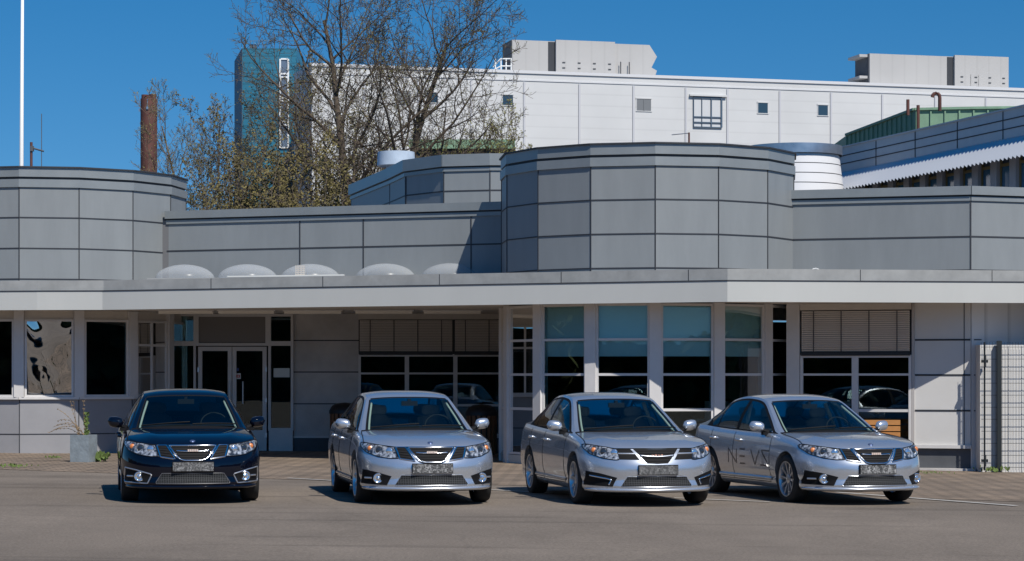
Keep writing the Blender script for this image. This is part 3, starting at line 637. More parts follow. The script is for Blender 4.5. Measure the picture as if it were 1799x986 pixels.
# poles and aerials
fp = empty('flagpole', (px(38, 75), 75, 0), 0, 'tall white flagpole at the left edge against the sky', 'flagpole')
m = MB(); m.tube([(px(37, 75), 75, 0), (px(37.5, 75), 75, 8), (px(40, 75), 75, 16)], [.085, .07, .045], 12); m.build('pole', M_POLE, fp, smooth=True)
m = MB(); m.lathe([(.09, 16), (.09, 16.05), (.001, 16.15)], (px(40, 75), 75, 0)); m.build('finial', M_POLE, fp)
ae = empty('aerial_mast', (px(55, 50), 50, 5.6), 0, 'small aerial mast with crossarm and thin whip on the left drum roof', 'aerial')
m = MB(); m.tube([(px(55, 50), 50, 5.5), (px(55, 50), 50, pz(250, 50))], .03, 8); m.build('mast', M_RUST, ae)
m = MB(); m.tube([(px(53, 50), 50, pz(259, 50)), (px(77, 50), 50, pz(266, 50))], .022, 6); m.box((px(54, 50), 49.95, pz(266, 50)), (px(59, 50), 50.05, pz(257, 50))); m.build('crossarm', M_PLINTH, ae)
m = MB(); m.tube([(px(73, 50), 50, pz(292, 50)), (px(73, 50), 50, pz(200, 50))], .009, 5); m.build('whip', M_PLINTH, ae)
ae = empty('aerial_mast', (px(1210, 44), 44, 5.8), 0, 'tiny rusty aerial bracket with thin arm on the large drum roof', 'aerial')
m = MB(); m.tube([(px(1210.5, 44), 44, 5.7), (px(1210.5, 44), 44, pz(233, 44))], .02, 6); m.build('mast', M_RUST, ae)
m = MB(); m.tube([(px(1180, 44), 44, pz(237, 44)), (px(1212, 44), 44, pz(234, 44))], .010, 5); m.build('arm', M_GALV, ae)

# ------------------------------------------------------------ street furniture
def bin_(X, Y, label, w=.26):
    b = empty('litter_bin', (X, Y, gz(X)), 0, label, 'litter bin', 'slatted litter bins by the wall')
    m = MB(); m.lathe([(w-.02, .04), (w-.02, .82)], (0, 0, 0), sides=24); m.build('liner', M_BLACK, b, local=True)
    m = MB()
    for k in range(18):
        t = 2*math.pi*k/18; c, s_ = math.cos(t), math.sin(t)
        m.hexa([(c*(w+e)-s_*u, s_*(w+e)+c*u, z) for z in (.06, .84) for e in (-.01, .012) for u in (-.034, .034)])
    m.build('wood_slats', M_WOODD, b, local=True)
    m = MB(); m.lathe([(w+.03, .84), (w+.03, .9), (w-.03, 1.0), (w-.12, 1.05), (.001, 1.07)], (0, 0, 0), sides=24); m.build('lid', M_BLACK, b, local=True, smooth=True, sharp=40)
bin_(px(606, 47.3), 47.3, 'wood-slatted litter bin with black domed lid beside the concrete wall', .30)
bin_(px(846, 46.4), 46.4, 'brown wood-slatted litter bin with black lid in the corner beside the glazed bay', .30)
bx0, bx1, byy = px(1448, 40.9), px(1582, 40.9), 40.9
bn = empty('park_bench', ((bx0+bx1)/2, byy, gz(6)), R(-6), 'orange-brown wooden slatted bench under the right-hand window', 'bench')
L2 = (bx1-bx0)/2
for z in (.60, .71, .82):
    m = MB(); m.box((-L2, .18, z), (L2, .215, z+.09)); m.build('backrest_slat', M_WOOD, bn, local=True)
m = MB(); [m.box((-L2, -.28+.11*k, .43), (L2, -.19+.11*k, .465)) for k in range(4)]; m.build('seat', M_WOOD, bn, local=True)
for sx in (-L2+.2, L2-.2):
    m = MB(); m.tube([(sx, -.25, 0), (sx, -.22, .43), (sx, .18, .43), (sx, .24, .9)], .02, 8); m.tube([(sx, .2, 0), (sx, .18, .43)], .02, 8); m.build('leg', M_BLACK, bn, local=True)
X, Y = gpt(147, 812)
pn = empty('planter', (X, Y, gz(X)), R(-14), 'square blue-grey slate planter in front of the left grey wall', 'planter')
m = MB(); w_ = .185; m.prism([(-w_, -w_), (w_, -w_), (w_, w_), (-w_, w_)], 0, .50, top=False); m.prism([(-w_+.03, -w_+.03), (w_-.03, -w_+.03), (w_-.03, w_-.03), (-w_+.03, w_-.03)], .40, .50, top=False, bottom=False)
m.grid([[(-w_, -w_, .5), (w_, -w_, .5), (w_, w_, .5), (-w_, w_, .5)], [(-w_+.03, -w_+.03, .5), (w_-.03, -w_+.03, .5), (w_-.03, w_-.03, .5), (-w_+.03, w_-.03, .5)]], closed=True)
m.build('pot', M_PLANTER, pn, local=True)
m = MB(); m.q((-.165, -.165, .46), (.165, -.165, .46), (.165, .165, .46), (-.165, .165, .46)); m.build('soil', mat('soil', (.06, .04, .03), 1), pn, local=True)
def leafy(m, p, d, size, rnd):
    d = d.normalized(); s = d.orthogonal().normalized()*size*.35
    m.q(p, p+d*size*.5+s, p+d*size, p+d*size*.5-s)
pl_ = empty('potted_plant', (X, Y, gz(X)+.46), 0, 'scraggly plant with dry drooping stems and one green shoot, growing in the slate planter', 'plant')
rnd = random.Random(3); m = MB(); st = MB()
for k in range(9):
    p = Vector((rnd.uniform(-.1, .05), rnd.uniform(-.08, .08), 0)); d = Vector((rnd.uniform(-.6, .1), rnd.uniform(-.3, .3), 1)); pts = [p.copy()]
    for j in range(9):
        d += Vector((-.16 if k > 2 else .02, 0, -.22 if k > 3 else -.02))*.8; d.normalize(); p = p+d*.075; pts.append(p.copy())
        for _ in range(2): leafy(m if k > 0 else m, p, Vector((rnd.uniform(-1, 1), rnd.uniform(-1, 1), rnd.uniform(-.8, .5))), .03, rnd)
    st.tube(pts, .004, 4)
st.build('stems', M_DRY, pl_, local=True); m.build('dry_leaves', M_DRY, pl_, local=True)
m = MB()
for k in range(90):
    z = rnd.uniform(.0, .42); p = Vector((.05+rnd.uniform(-.03, .03), rnd.uniform(-.03, .03), z)); leafy(m, p, Vector((rnd.uniform(-1, 1), rnd.uniform(-1, 1), 1.2)), .06, rnd)
m.build('green_shoot', M_GREENP, pl_, local=True)
def weed(x, y, h, label, n=60, spread=.12):
    X, Y = gpt(x, y); e = MB(); r_ = random.Random(int(x*7))
    for k in range(n):
        p = Vector((X+r_.gauss(0, spread*.5), Y+r_.gauss(0, spread*.5), gz(X)+.005)); d = Vector((r_.uniform(-.7, .7), r_.uniform(-.7, .7), 1)); leafy(e, p+d*r_.uniform(0, h*.4), d, h*r_.uniform(.4, .9), r_)
    tag(e.build('weed', M_GREENP, origin=(X, Y, gz(X))), label, 'weed', 'weeds along the foot of the walls')
weed(175, 812, .2, 'green weed tuft just right of the slate planter', 70)
weed(25, 822, .07, 'low weed patch on the paving at the far left edge', 60, .3)
weed(95, 806, .06, 'small weed against the left wall base, left of the planter', 30, .15)
weed(1668, 826, .10, 'weed tuft at the base of the white panelled wall', 50, .3)
weed(1742, 830, .13, 'weed clump at the foot of the mesh fence', 60, .3)
weed(1640, 833, .05, 'thin weed strip before the white wall, nearest the silver car', 40, .3)

# mesh fence with gate
fe = empty('mesh_fence', (px(1760, 40.2), 40.7, gz(8.7)), 0, 'dark metal mesh fence with gate and thick post before the white wall', 'fence')
fx0, fx1 = px(1734, 40.2), 10.4; z0, z1 = gz(8.7)+.04, 2.22
def mesh_panel(x0, x1, name, step=.05):
    m = MB(); x = x0
    while x < x1: m.box((x, 40.698, z0), (x+.004, 40.702, z1)); x += step
    z = z0+.05
    while z < z1: m.box((x0, 40.69, z), (x1, 40.697, z+.008)); z += .215
    return m.build(name, M_FENCE, fe)
mesh_panel(fx0, px(1762, 40.2), 'mesh_panel'); mesh_panel(px(1770, 40.2), fx1, 'mesh_panel')
m = MB(); m.box((px(1762, 40.2), 40.66, z0-.1), (px(1770, 40.2), 40.74, z1+.02)); m.build('post', M_FENCE, fe)
m = MB(); m.tube([(px(1739, 40.2), 40.65, z0), (px(1739, 40.2), 40.65, z1)], .018, 8); gpst = m.build('gate_post', M_FENCE, fe)
for z in (z0+.15, 1.85):
    m = MB(); m.box((px(1734, 40.2), 40.62, z), (px(1745, 40.2), 40.685, z+.05)); m.box((px(1738, 40.2), 40.60, z-.08), (px(1741, 40.2), 40.66, z+.13)); m.build('gate_hinge', M_FENCE, gpst)

# ------------------------------------------------------------ trees
def make_tree(name, X, Y, H, seed, label, group, stems=((0, 0, 1),), r0=.18, bark=M_BARK, leaf=M_BUD, leaf_n=1, leaf_s=.05, levels=4, first=.2, nch=(8, 7, 6, 5), up=.5, ratio=(.62, .5, .5, .5), ang=(.55, 1.0), thin=.007):
    rnd = random.Random(seed); t = MB(); lv = MB(); t2 = MB()
    def branch(p, d, L, r, lev):
        n = (9, 7, 5, 4, 3)[min(lev, 4)]; pts = [p.copy()]; rad = [r]; dirs = [d.copy()]; q = p.copy(); dd = d.copy()
        for k in range(n):
            wob = (.05, .13, .17, .2, .2)[min(lev, 4)]
            dd = (dd+Vector((rnd.gauss(0, wob), rnd.gauss(0, wob), rnd.gauss(0, wob)*.6+up*(.05 if lev == 0 else .16)))).normalized()
            q = q+dd*L/n; pts.append(q.copy()); rad.append(max(thin, r*(1-.8*(k+1)/n))); dirs.append(dd.copy())
        (t if lev <= 1 else t2).tube(pts, rad, (8, 5, 4, 3, 3)[min(lev, 4)], cap=False)
        if lev >= levels:
            for _ in range(leaf_n):
                k = rnd.randint(1, n); c = pts[k]+Vector((rnd.gauss(0, .04), rnd.gauss(0, .04), rnd.gauss(0, .04)))
                a = Vector((rnd.uniform(-1, 1), rnd.uniform(-1, 1), rnd.uniform(-.6, 1))).normalized(); b = a.orthogonal().normalized()*leaf_s*.45; a = a*leaf_s
                lv.q(c, c+a*.5+b, c+a, c+a*.5-b)
            return
        nc = nch[lev]; az0 = rnd.uniform(0, 6.28)
        for c in range(nc):
            f0 = first if lev == 0 else .2
            f = min(.99, f0+(1-f0)*(c+rnd.uniform(.1, .9))/nc); k = min(n-1, int(f*n)); pp = pts[k].lerp(pts[k+1], f*n-k); bd_ = dirs[k]
            perp = Matrix.Rotation(az0+c*2.4+rnd.uniform(-.4, .4), 3, bd_) @ bd_.orthogonal().normalized()
            an = rnd.uniform(*ang)*(1.1-.35*f); nd = bd_*math.cos(an)+perp*math.sin(an); nd.z += up*.25; nd.normalize()
            branch(pp, nd, L*ratio[lev]*rnd.uniform(.75, 1.15)*(1.15-.6*f if lev == 0 else 1.1-.45*f), max(thin, r*(1-.8*f)*rnd.uniform(.5, .68)), lev+1)
    for a, b, hh in stems:
        d = Vector((a, b, 1)).normalized(); branch(Vector((X+a*1.2, Y+b*1.2, 0)), d, H*hh, r0*(.7+.3*hh), 0)
    e = empty(name, (X, Y, 0), 0, label, 'tree', group)
    t.build('trunk', bark, e, smooth=True); t2.build('branches', bark, e); lv.build('leaves', leaf, e)
    return e
TG = 'trees behind the offices'
make_tree('bare_tree', px(640, 78), 78, 14.6, 44, 'tall bare deciduous tree with a broad twiggy crown, in front of the white factory', TG, stems=((-.03, 0, .98), (.045, .05, .92)), r0=.26, nch=(17, 8, 7, 6), first=.36, leaf_n=1, leaf_s=.04, ratio=(.46, .5, .5, .5), ang=(.7, 1.25), up=.42)
make_tree('bare_tree', px(385, 95), 95, 13.0, 5, 'smaller bare tree between the rusty chimney and the blue tower', TG, stems=((-.03, 0, .95), (.05, .05, .85), (-.08, 0, .75)), r0=.14, bark=M_BARK2, nch=(10, 7, 6, 4), first=.25, leaf_n=1, leaf_s=.05, ratio=(.40, .5, .5, .5))
make_tree('bare_tree', px(850, 84), 84, 8.6, 11, 'low spreading budding tree whose twigs show just left of the large drum', TG, stems=((-.4, 0, .9), (.15, .05, .95), (.45, 0, .85), (-.1, 0, 1)), r0=.11, nch=(9, 7, 6, 5), first=.3, leaf_n=2, leaf_s=.06)
make_tree('bare_tree', px(505, 84), 84, 10.4, 13, 'slender olive-budding tree in front of the blue tower', TG, stems=((-.12, 0, .9), (.08, .05, 1), (.2, 0, .8)), r0=.10, nch=(9, 7, 6, 4), first=.25, leaf_n=3, leaf_s=.08, leaf=M_OLIVE)
def bush(x, Y, w, h, seed, label, n=9000, dens=1):
    rnd = random.Random(seed); X = px(x, Y); lv = MB(); tb = MB()
    for s_ in range(40):
        a = rnd.uniform(0, 6.28); r = w*math.sqrt(rnd.random()); tipx = r*math.cos(a); tz = h*(.75+.25*rnd.random())*(1-.45*(r/w)**2)*rnd.uniform(.75, 1.1)
        b0 = Vector((X+tipx*.5, Y+r*math.sin(a)*.4, 0)); tip = Vector((X+tipx, Y+r*math.sin(a)*.7, tz)); pts = []
        for k in range(8):
            f = k/7; pts.append(b0.lerp(tip, f)+Vector((rnd.gauss(0, .12), rnd.gauss(0, .12), 0)))
        tb.tube(pts, [.05*(1-.85*k/7) for k in range(8)], 4, cap=False)
        for j in range(46):
            f = rnd.uniform(.3, 1); k = min(6, int(f*7)); p = pts[k].lerp(pts[k+1], f*7-k); d = Vector((rnd.gauss(0, 1), rnd.gauss(0, 1), rnd.gauss(.8, .6))).normalized(); q = p+d*rnd.uniform(.3, .95)
            tb.tube([p, (p+q)/2+Vector((rnd.gauss(0, .05), 0, rnd.gauss(0, .05))), q], [.012, .008, .005], 3, cap=False)
            for _ in range(int(n/1840)):
                c = p.lerp(q, rnd.uniform(.2, 1.05))+Vector((rnd.gauss(0, .07), rnd.gauss(0, .07), rnd.gauss(0, .07))); a_ = Vector((rnd.uniform(-1, 1), rnd.uniform(-1, 1), rnd.uniform(-.6, 1))).normalized()*.072; b_ = a_.orthogonal()*.5
                lv.q(c, c+a_*.5+b_, c+a_, c+a_*.5-b_)
    e = empty('thicket_shrub', (X, Y, 0), 0, label, 'shrub', 'olive thicket behind the offices')
    tb.build('stems', M_BARK2, e); lv.build('leaves', M_OLIVE, e)
bush(335, 80, 1.4, 9.6, 31, 'sparse pale shrub leftmost in the thicket, right behind the left drum', 9000)
bush(440, 74, 1.9, 10.4, 32, 'dense olive shrub in front of the base of the blue tower', 24000)
bush(520, 76, 1.7, 11.2, 33, 'tallest olive shrub, between the blue tower and the white factory corner', 24000)
bush(590, 72, 1.2, 9.2, 34, 'low olive shrub next to the rear drum, under the tall bare tree', 24000)

# wood behind the camera, mirrored in the glazing
rnd = random.Random(5); m = MB()
def wh(th):
    w1 = max(0, 1-max(0, abs(th-27)-11)/5); w2 = max(0, 1-max(0, abs(th+21)-7)/4)
    return 1-.68*max(w1, w2)
for k in range(22000):
    th = rnd.uniform(-105, 105); a = th*1.4; d = rnd.uniform(0, 6); h = 10+3*noise.noise((a*.12, 0, 0))+2*noise.noise((a*.5, 3, 0)); h *= wh(th); z = rnd.uniform(0, 1)**.8*h
    c = Vector(((82+d)*math.sin(R(th)), 32-(82+d)*math.cos(R(th)), z)); n_ = Vector((rnd.uniform(-1, 1), rnd.uniform(-1, 1), rnd.uniform(-1, 1))).normalized(); b_ = n_.orthogonal().normalized()*rnd.uniform(.5, .9); n_ = n_*rnd.uniform(.5, .9)
    m.q(c-n_, c+b_, c+n_, c-b_)
m.grid([[((90+1.5*noise.noise((a*.3, zz*.4, 9)))*math.sin(R(a*2.5)), 32-(90+1.5*noise.noise((a*.3, zz*.4, 9)))*math.cos(R(a*2.5)), zz*(9.5+2.5*noise.noise((a*.42, 0, 0)))*wh(a*2.5)/8) for a in range(-42, 43)] for zz in range(9)])  # solid sheet added behind the leaves to close sky gaps in reflections
tag(m.build('woodland', M_WOODS), 'dark belt of trees across the car park, facing the offices', 'woodland', kind='stuff')
#CARS
# ------------------------------------------------------------ cars (local frame: x lateral, y backwards from the front bumper, z up)
M_SILVER = mat('silver_paint', (.57, .605, .66), .27, .74, coat=1.0)
M_BLACKP = mat('black_paint', (.002, .003, .009), .6, .0, coat=1.0, spec=.0)
M_TRIM = mat('black_trim', (.008, .008, .009), .65, spec=.15)
M_CHROME = mat('chrome', (.75, .76, .78), .12, 1.0)
M_TYRE = mat('tyre_rubber', (.018, .018, .018), .85)
M_RIM = mat('alloy_rim', (.62, .63, .65), .28, .85)
M_CGLASS = glass('car_glass', (.78, .93, .91), 1.36)
M_CGLASSD = glass('car_glass_dark', (.40, .48, .47), 1.5)
M_SEAT = mat('seat_fabric', (.035, .038, .045), .9)
def lampin(n, b):
    t = n.nodes.new('ShaderNodeTexCoord'); v = n.nodes.new('ShaderNodeTexNoise'); v.inputs['Scale'].default_value = 22; v.inputs['Detail'].default_value = 3; n.links.new(t.outputs['Object'], v.inputs['Vector'])
    cr = n.nodes.new('ShaderNodeValToRGB'); cr.color_ramp.elements[0].position = .42; cr.color_ramp.elements[1].position = .66; cr.color_ramp.elements[0].color = (.035, .04, .05, 1); cr.color_ramp.elements[1].color = (.7, .72, .75, 1)
    n.links.new(v.outputs[0], cr.inputs[0]); n.links.new(cr.outputs[0], b.inputs['Base Color']); b.inputs['Metallic'].default_value = .5; b.inputs['Roughness'].default_value = .3; b.inputs['Coat Weight'].default_value = 1
M_LAMPIN = custom('lamp_reflector', lampin)
M_LENS = mat('clear_lens', (.8, .82, .85), .06, .9)
M_AMBER = mat('amber_lens', (.62, .20, .05), .4, coat=1)
def mesh_grille(n, b):
    t = n.nodes.new('ShaderNodeTexCoord'); mp_ = n.nodes.new('ShaderNodeMapping'); mp_.inputs['Scale'].default_value = (1, 0, 1.35); n.links.new(t.outputs['Object'], mp_.inputs[0])
    v = n.nodes.new('ShaderNodeTexVoronoi'); v.feature = 'DISTANCE_TO_EDGE'; v.inputs['Scale'].default_value = 34; v.inputs['Randomness'].default_value = .15
    n.links.new(mp_.outputs[0], v.inputs['Vector']); cr = n.nodes.new('ShaderNodeValToRGB'); cr.color_ramp.elements[0].position = .12; cr.color_ramp.elements[1].position = .2
    cr.color_ramp.elements[0].color = (.05, .052, .055, 1); cr.color_ramp.elements[1].color = (.003, .004, .005, 1); n.links.new(v.outputs[0], cr.inputs[0]); n.links.new(cr.outputs[0], b.inputs['Base Color']); b.inputs['Roughness'].default_value = .7; b.inputs['Specular IOR Level'].default_value = .15
M_MESHG = custom('mesh_grille', mesh_grille)
def plate_mat(seed, lo, hi):
    def fn(n, b):
        t = n.nodes.new('ShaderNodeTexCoord'); mp_ = n.nodes.new('ShaderNodeMapping'); mp_.inputs['Location'].default_value = (seed, seed*2, 0); n.links.new(t.outputs['Object'], mp_.inputs[0])
        v = n.nodes.new('ShaderNodeTexVoronoi'); v.inputs['Scale'].default_value = 60; v.distance = 'MANHATTAN'; n.links.new(mp_.outputs[0], v.inputs['Vector'])
        ns = n.nodes.new('ShaderNodeTexNoise'); ns.inputs['Scale'].default_value = 16; ns.inputs['Detail'].default_value = 3; n.links.new(mp_.outputs[0], ns.inputs[0])
        m_ = n.nodes.new('ShaderNodeMixRGB'); m_.blend_type = 'MULTIPLY'; m_.inputs[0].default_value = 1; n.links.new(v.outputs['Color'], m_.inputs[1]); n.links.new(ns.outputs[0], m_.inputs[2])
        cr = n.nodes.new('ShaderNodeValToRGB'); cr.color_ramp.elements[0].position = .15; cr.color_ramp.elements[1].position = .5; cr.color_ramp.elements[0].color = (lo, lo, lo, 1); cr.color_ramp.elements[1].color = (hi, hi, hi, 1)
        bw = n.nodes.new('ShaderNodeRGBToBW'); n.links.new(m_.outputs[0], bw.inputs[0]); n.links.new(bw.outputs[0], cr.inputs[0]); n.links.new(cr.outputs[0], b.inputs['Base Color']); b.inputs['Roughness'].default_value = .5
    return custom('plate_%d' % seed, fn)
def lerp(tab, y):
    if y <= tab[0][0]: return tab[0][1]
    for (a, b_), (c, d) in zip(tab, tab[1:]):
        if y <= c:
            t = (y-a)/(c-a); return b_+(d-b_)*t
    return tab[-1][1]
def smooth(tab, y):
    # catmull-rom through table
    n = len(tab)
    if y <= tab[0][0]: return tab[0][1]
    if y >= tab[-1][0]: return tab[-1][1]
    i = max(k for k in range(n-1) if tab[k][0] <= y); x0, x1 = tab[i][0], tab[i+1][0]; t = (y-x0)/(x1-x0)
    def sl(k):
        if k <= 0: return (tab[1][1]-tab[0][1])/(tab[1][0]-tab[0][0])
        if k >= n-1: return (tab[-1][1]-tab[-2][1])/(tab[-1][0]-tab[-2][0])
        return (tab[k+1][1]-tab[k-1][1])/(tab[k+1][0]-tab[k-1][0])
    m0, m1 = sl(i)*(x1-x0), sl(i+1)*(x1-x0); p0, p1 = tab[i][1], tab[i+1][1]
    return (2*t**3-3*t**2+1)*p0+(t**3-2*t**2+t)*m0+(-2*t**3+3*t**2)*p1+(t**3-t**2)*m1
CL, CW = 4.64, .885
ZSH = [(0, .735), (.12, .738), (.3, .765), (.5, .80), (.8, .845), (1.1, .875), (1.5, .905), (2.5, .925), (3.4, .95), (4.0, .975), (4.4, .985), (4.64, .97)]
ZCC = [(0, .735), (.125, .738), (.17, .766), (.3, .812), (.42, .842), (.6, .87), (.9, .905), (1.3, .935), (1.6, .945), (4.0, 1.0), (4.3, 1.02), (4.55, 1.005), (4.64, .97)]
ZMIN = .185
FT = [(0, .10), (.05, .03), (.12, -.005), (.2, .0), (.28, .02), (.36, .018), (.5, .012), (.62, .02), (.75, .045), (.87, .075), (1, .125)]
GT = [(0, .09), (.06, .045), (.15, .025), (.22, .030), (.3, .012), (.5, .0), (.65, .002), (.8, .018), (.9, .035), (.96, .055), (1, .085)]
RTt = [(0, .16), (.1, .05), (.3, .0), (.6, .02), (1, .09)]
def outline(u):            # half plan outline, u in 0..1 from front centre to rear centre
    A, n1 = .78, 2.25; B, n2 = .5, 2.6
    if u < .30:
        th = (u/.30)*math.pi/2; s = math.sin(th)**(2/n1) if th > 0 else 0; c = max(0, math.cos(th))**(2/n1); return (CW*s, A*(1-c), 'f')
    if u < .78:
        return (CW, A+(CL-A-B)*(u-.30)/.48, 's')
    th = ((1-u)/.22)*math.pi/2; s = math.sin(th)**(2/n2) if th > 0 else 0; c = max(0, math.cos(th))**(2/n2); return (CW*s, CL-B*(1-c), 'r')
def bodyp(u, t):
    x, y, k = outline(u); zs = smooth(ZSH, y); z = ZMIN+(zs-ZMIN)*t
    fs = max(0, 1-(x/CW)**2) ; g_ = smooth(GT, t)
    if y < CL/2:
        yy = y+smooth(FT, t)*(1-(x/CW)**3*.9 if y < .9 else 0)*(1 if y < .78 else max(0, 1-(y-.78)/.3))
    else:
        yy = y-smooth(RTt, t)*max(0, min(1, (y-4.0)/.5))
    return Vector((x*(1-g_/CW), yy, z))
US = []
n1_, n2_, n3_ = 44, 60, 26
for k in range(n1_): US.append(.30*(k/n1_)**1.0)
for k in range(n2_): US.append(.30+.48*k/n2_)
for k in range(n3_+1): US.append(.78+.22*k/n3_)
TS = [k/30 for k in range(31)]
def topz(x, X, y):
    zs = smooth(ZSH, y); zc = max(zs, smooth(ZCC, y)); r = min(1, abs(x)/max(X, 1e-4))
    crease = 0
    if .25 < y < 1.45: crease = .010*math.exp(-((abs(x)-(.40+.16*y))/.07)**2)*min(1, (y-.25)/.3)*min(1, (1.5-y)/.2)
    return zs+(zc-zs)*(1-r**2.6)+crease
def make_shell():
    m = MB()
    for sgn in (1, -1):
        rows = [[(lambda p: (p.x*sgn, p.y, p.z))(bodyp(u, t)) for u in US] for t in TS]; m.grid(rows)
        VS = [0, .01, .03, .06, .1, .16, .24, .34, .45, .56, .67, .78, .89, 1]
        rr = []
        for u in US:
            p = bodyp(u, 1); rr.append([(sgn*p.x*(1-v), p.y, topz(p.x*(1-v), p.x, p.y) if v > 0 else p.z) for v in VS])
        m.grid(rr)
        m.grid([[(sgn*bodyp(u, 0).x*(1-v), bodyp(u, 0).y, ZMIN) for v in (0, .3, .65, 1)] for u in US])
    return m
def boolean_body():
    import bmesh
    m = make_shell(); ob = m.build('tmp', [M_SILVER, M_TRIM], None, smooth=True, merge=True)
    bm = bmesh.new(); bm.from_mesh(ob.data); bmesh.ops.dissolve_degenerate(bm, dist=1e-5, edges=bm.edges); bmesh.ops.recalc_face_normals(bm, faces=bm.faces)
    bm.to_mesh(ob.data)
    tree = BVHTree.FromBMesh(bm); bm.free()
    cut = MB()
    for y in (.97, 3.645):
        for s in (-1, 1):
            cut.lathe([(.001, .52), (.365, .52), (.365, 1.2), (.001, 1.2)], (0, y, .325), (s, 0, 0), sides=56)
    co = cut.build('tmpc', [M_TRIM], None, merge=True)
    md = ob.modifiers.new('b', 'BOOLEAN'); md.object = co; md.operation = 'DIFFERENCE'; md.solver = 'EXACT'
    try: md.material_mode = 'TRANSFER'
    except Exception: pass
    dg = bpy.context.evaluated_depsgraph_get(); dg.update(); ev = ob.evaluated_get(dg)
    me = bpy.data.meshes.new_from_object(ev, depsgraph=dg); me.name = 'body'
    bpy.data.objects.remove(ob); bpy.data.objects.remove(co)
    me.set_sharp_from_angle(angle=R(38))
    # classify: wheel well, underside and cabin floor get dark trim
    idx = []
    for p in me.polygons:
        c = p.center; X = abs(c.x); dark = p.material_index if p.material_index else 0
        for y in (.97, 3.645):
            if math.hypot(c.y-y, c.z-.325) < .368 and X < .875 and abs(p.normal.y)+abs(p.normal.z) > .0 and (X < .6 or abs(p.normal.x) < .5 and math.hypot(c.y-y, c.z-.325) > .36): dark = 1
        if c.z < ZMIN+.002: dark = 1
        if p.normal.z > .8 and 1.46 < c.y < 4.05 and X < .70: dark = 1
        idx.append(dark)
    me.polygons.foreach_set('material_index', idx)
    return me, tree
BODY, BVH = boolean_body()
def pf(x, z, off=.004):                 # project on the body along +y
    h = BVH.ray_cast(Vector((x, -1.5, z)), Vector((0, 1, 0)))
    if h[0] is None or h[0].y > 1.2: return Vector((x, .8, z))
    return h[0]+h[1]*off*(1 if h[1].y < 0 else -1)
def ps(s, y, z, off=.004):
    h = BVH.ray_cast(Vector((s*2, y, z)), Vector((-s, 0, 0))); return h[0]+Vector((s*off, 0, 0)) if h[0] else Vector((s*.8, y, z))
def pt_(x, y, off=.004):
    h = BVH.ray_cast(Vector((x, y, 2)), Vector((0, 0, -1))); return h[0]+Vector((0, 0, off)) if h[0] else Vector((x, y, .9))
def resample(pts, n):
    L = [0]
    for a, b in zip(pts, pts[1:]): L.append(L[-1]+math.hypot(b[0]-a[0], b[1]-a[1]))
    out = []
    for k in range(n+1):
        d = L[-1]*k/n; i = 0
        while i < len(pts)-2 and L[i+1] < d: i += 1
        t = (d-L[i])/max(1e-9, L[i+1]-L[i]); out.append((pts[i][0]+(pts[i+1][0]-pts[i][0])*t, pts[i][1]+(pts[i+1][1]-pts[i][1])*t))
    return out
def patch(m, top, bot, n=16, r=6, off=.004, s=1, proj=None):
    T, B_ = resample(top, n), resample(bot, n); proj = proj or pf
    m.grid([[proj(s*(a[0]+(b[0]-a[0])*k/r), a[1]+(b[1]-a[1])*k/r, off) for a, b in zip(T, B_)] for k in range(r+1)])
def strip(m, pts, rad, s=1, off=.004, closed=False, n=24):
    P = resample(pts+([pts[0]] if closed else []), n)
    if closed: P = P[:-1]
    m.tube([pf(s*x, z, off) for x, z in P], rad, 6, closed=closed)
RAIL = [(.735, 1.44, .905), (.705, 1.62, .985), (.665, 1.82, 1.085), (.615, 2.05, 1.195), (.575, 2.25, 1.275), (.553, 2.42, 1.318), (.545, 2.65, 1.342), (.545, 2.95, 1.352), (.548, 3.25, 1.335), (.555, 3.5, 1.295), (.575, 3.72, 1.225), (.61, 3.95, 1.135), (.66, 4.17, 1.045), (.715, 4.35, .985)]
CENT = [(1.22, .930), (1.46, 1.035), (1.70, 1.135), (1.95, 1.235), (2.16, 1.312), (2.33, 1.362), (2.60, 1.392), (2.92, 1.402), (3.28, 1.385), (3.56, 1.335), (3.80, 1.265), (4.03, 1.165), (4.24, 1.075), (4.40, 1.018)]
def _up(z): return z if z < 1 else 1+(z-1)*1.09
RAIL = [(x, y, _up(z+.014*max(0, min(1, (z-1.2)/.1)))) for x, y, z in RAIL]; CENT = [(y, _up(z)) for y, z in CENT]
def rail(t):
    return Vector([smooth([(k, RAIL[k][c]) for k in range(14)], t) for c in range(3)])
def cent(t):
    return Vector((0, *[smooth([(k, CENT[k][c]) for k in range(14)], t) for c in range(2)]))
def roofp(t, v):
    r, c = rail(t), cent(t); k = abs(v)**(2.3+(1.0*math.sin(max(0, min(1, (t-3)/7.5))*math.pi))); return Vector((r.x*v, c.y+(r.y-c.y)*k, c.z+(r.z-c.z)*k))
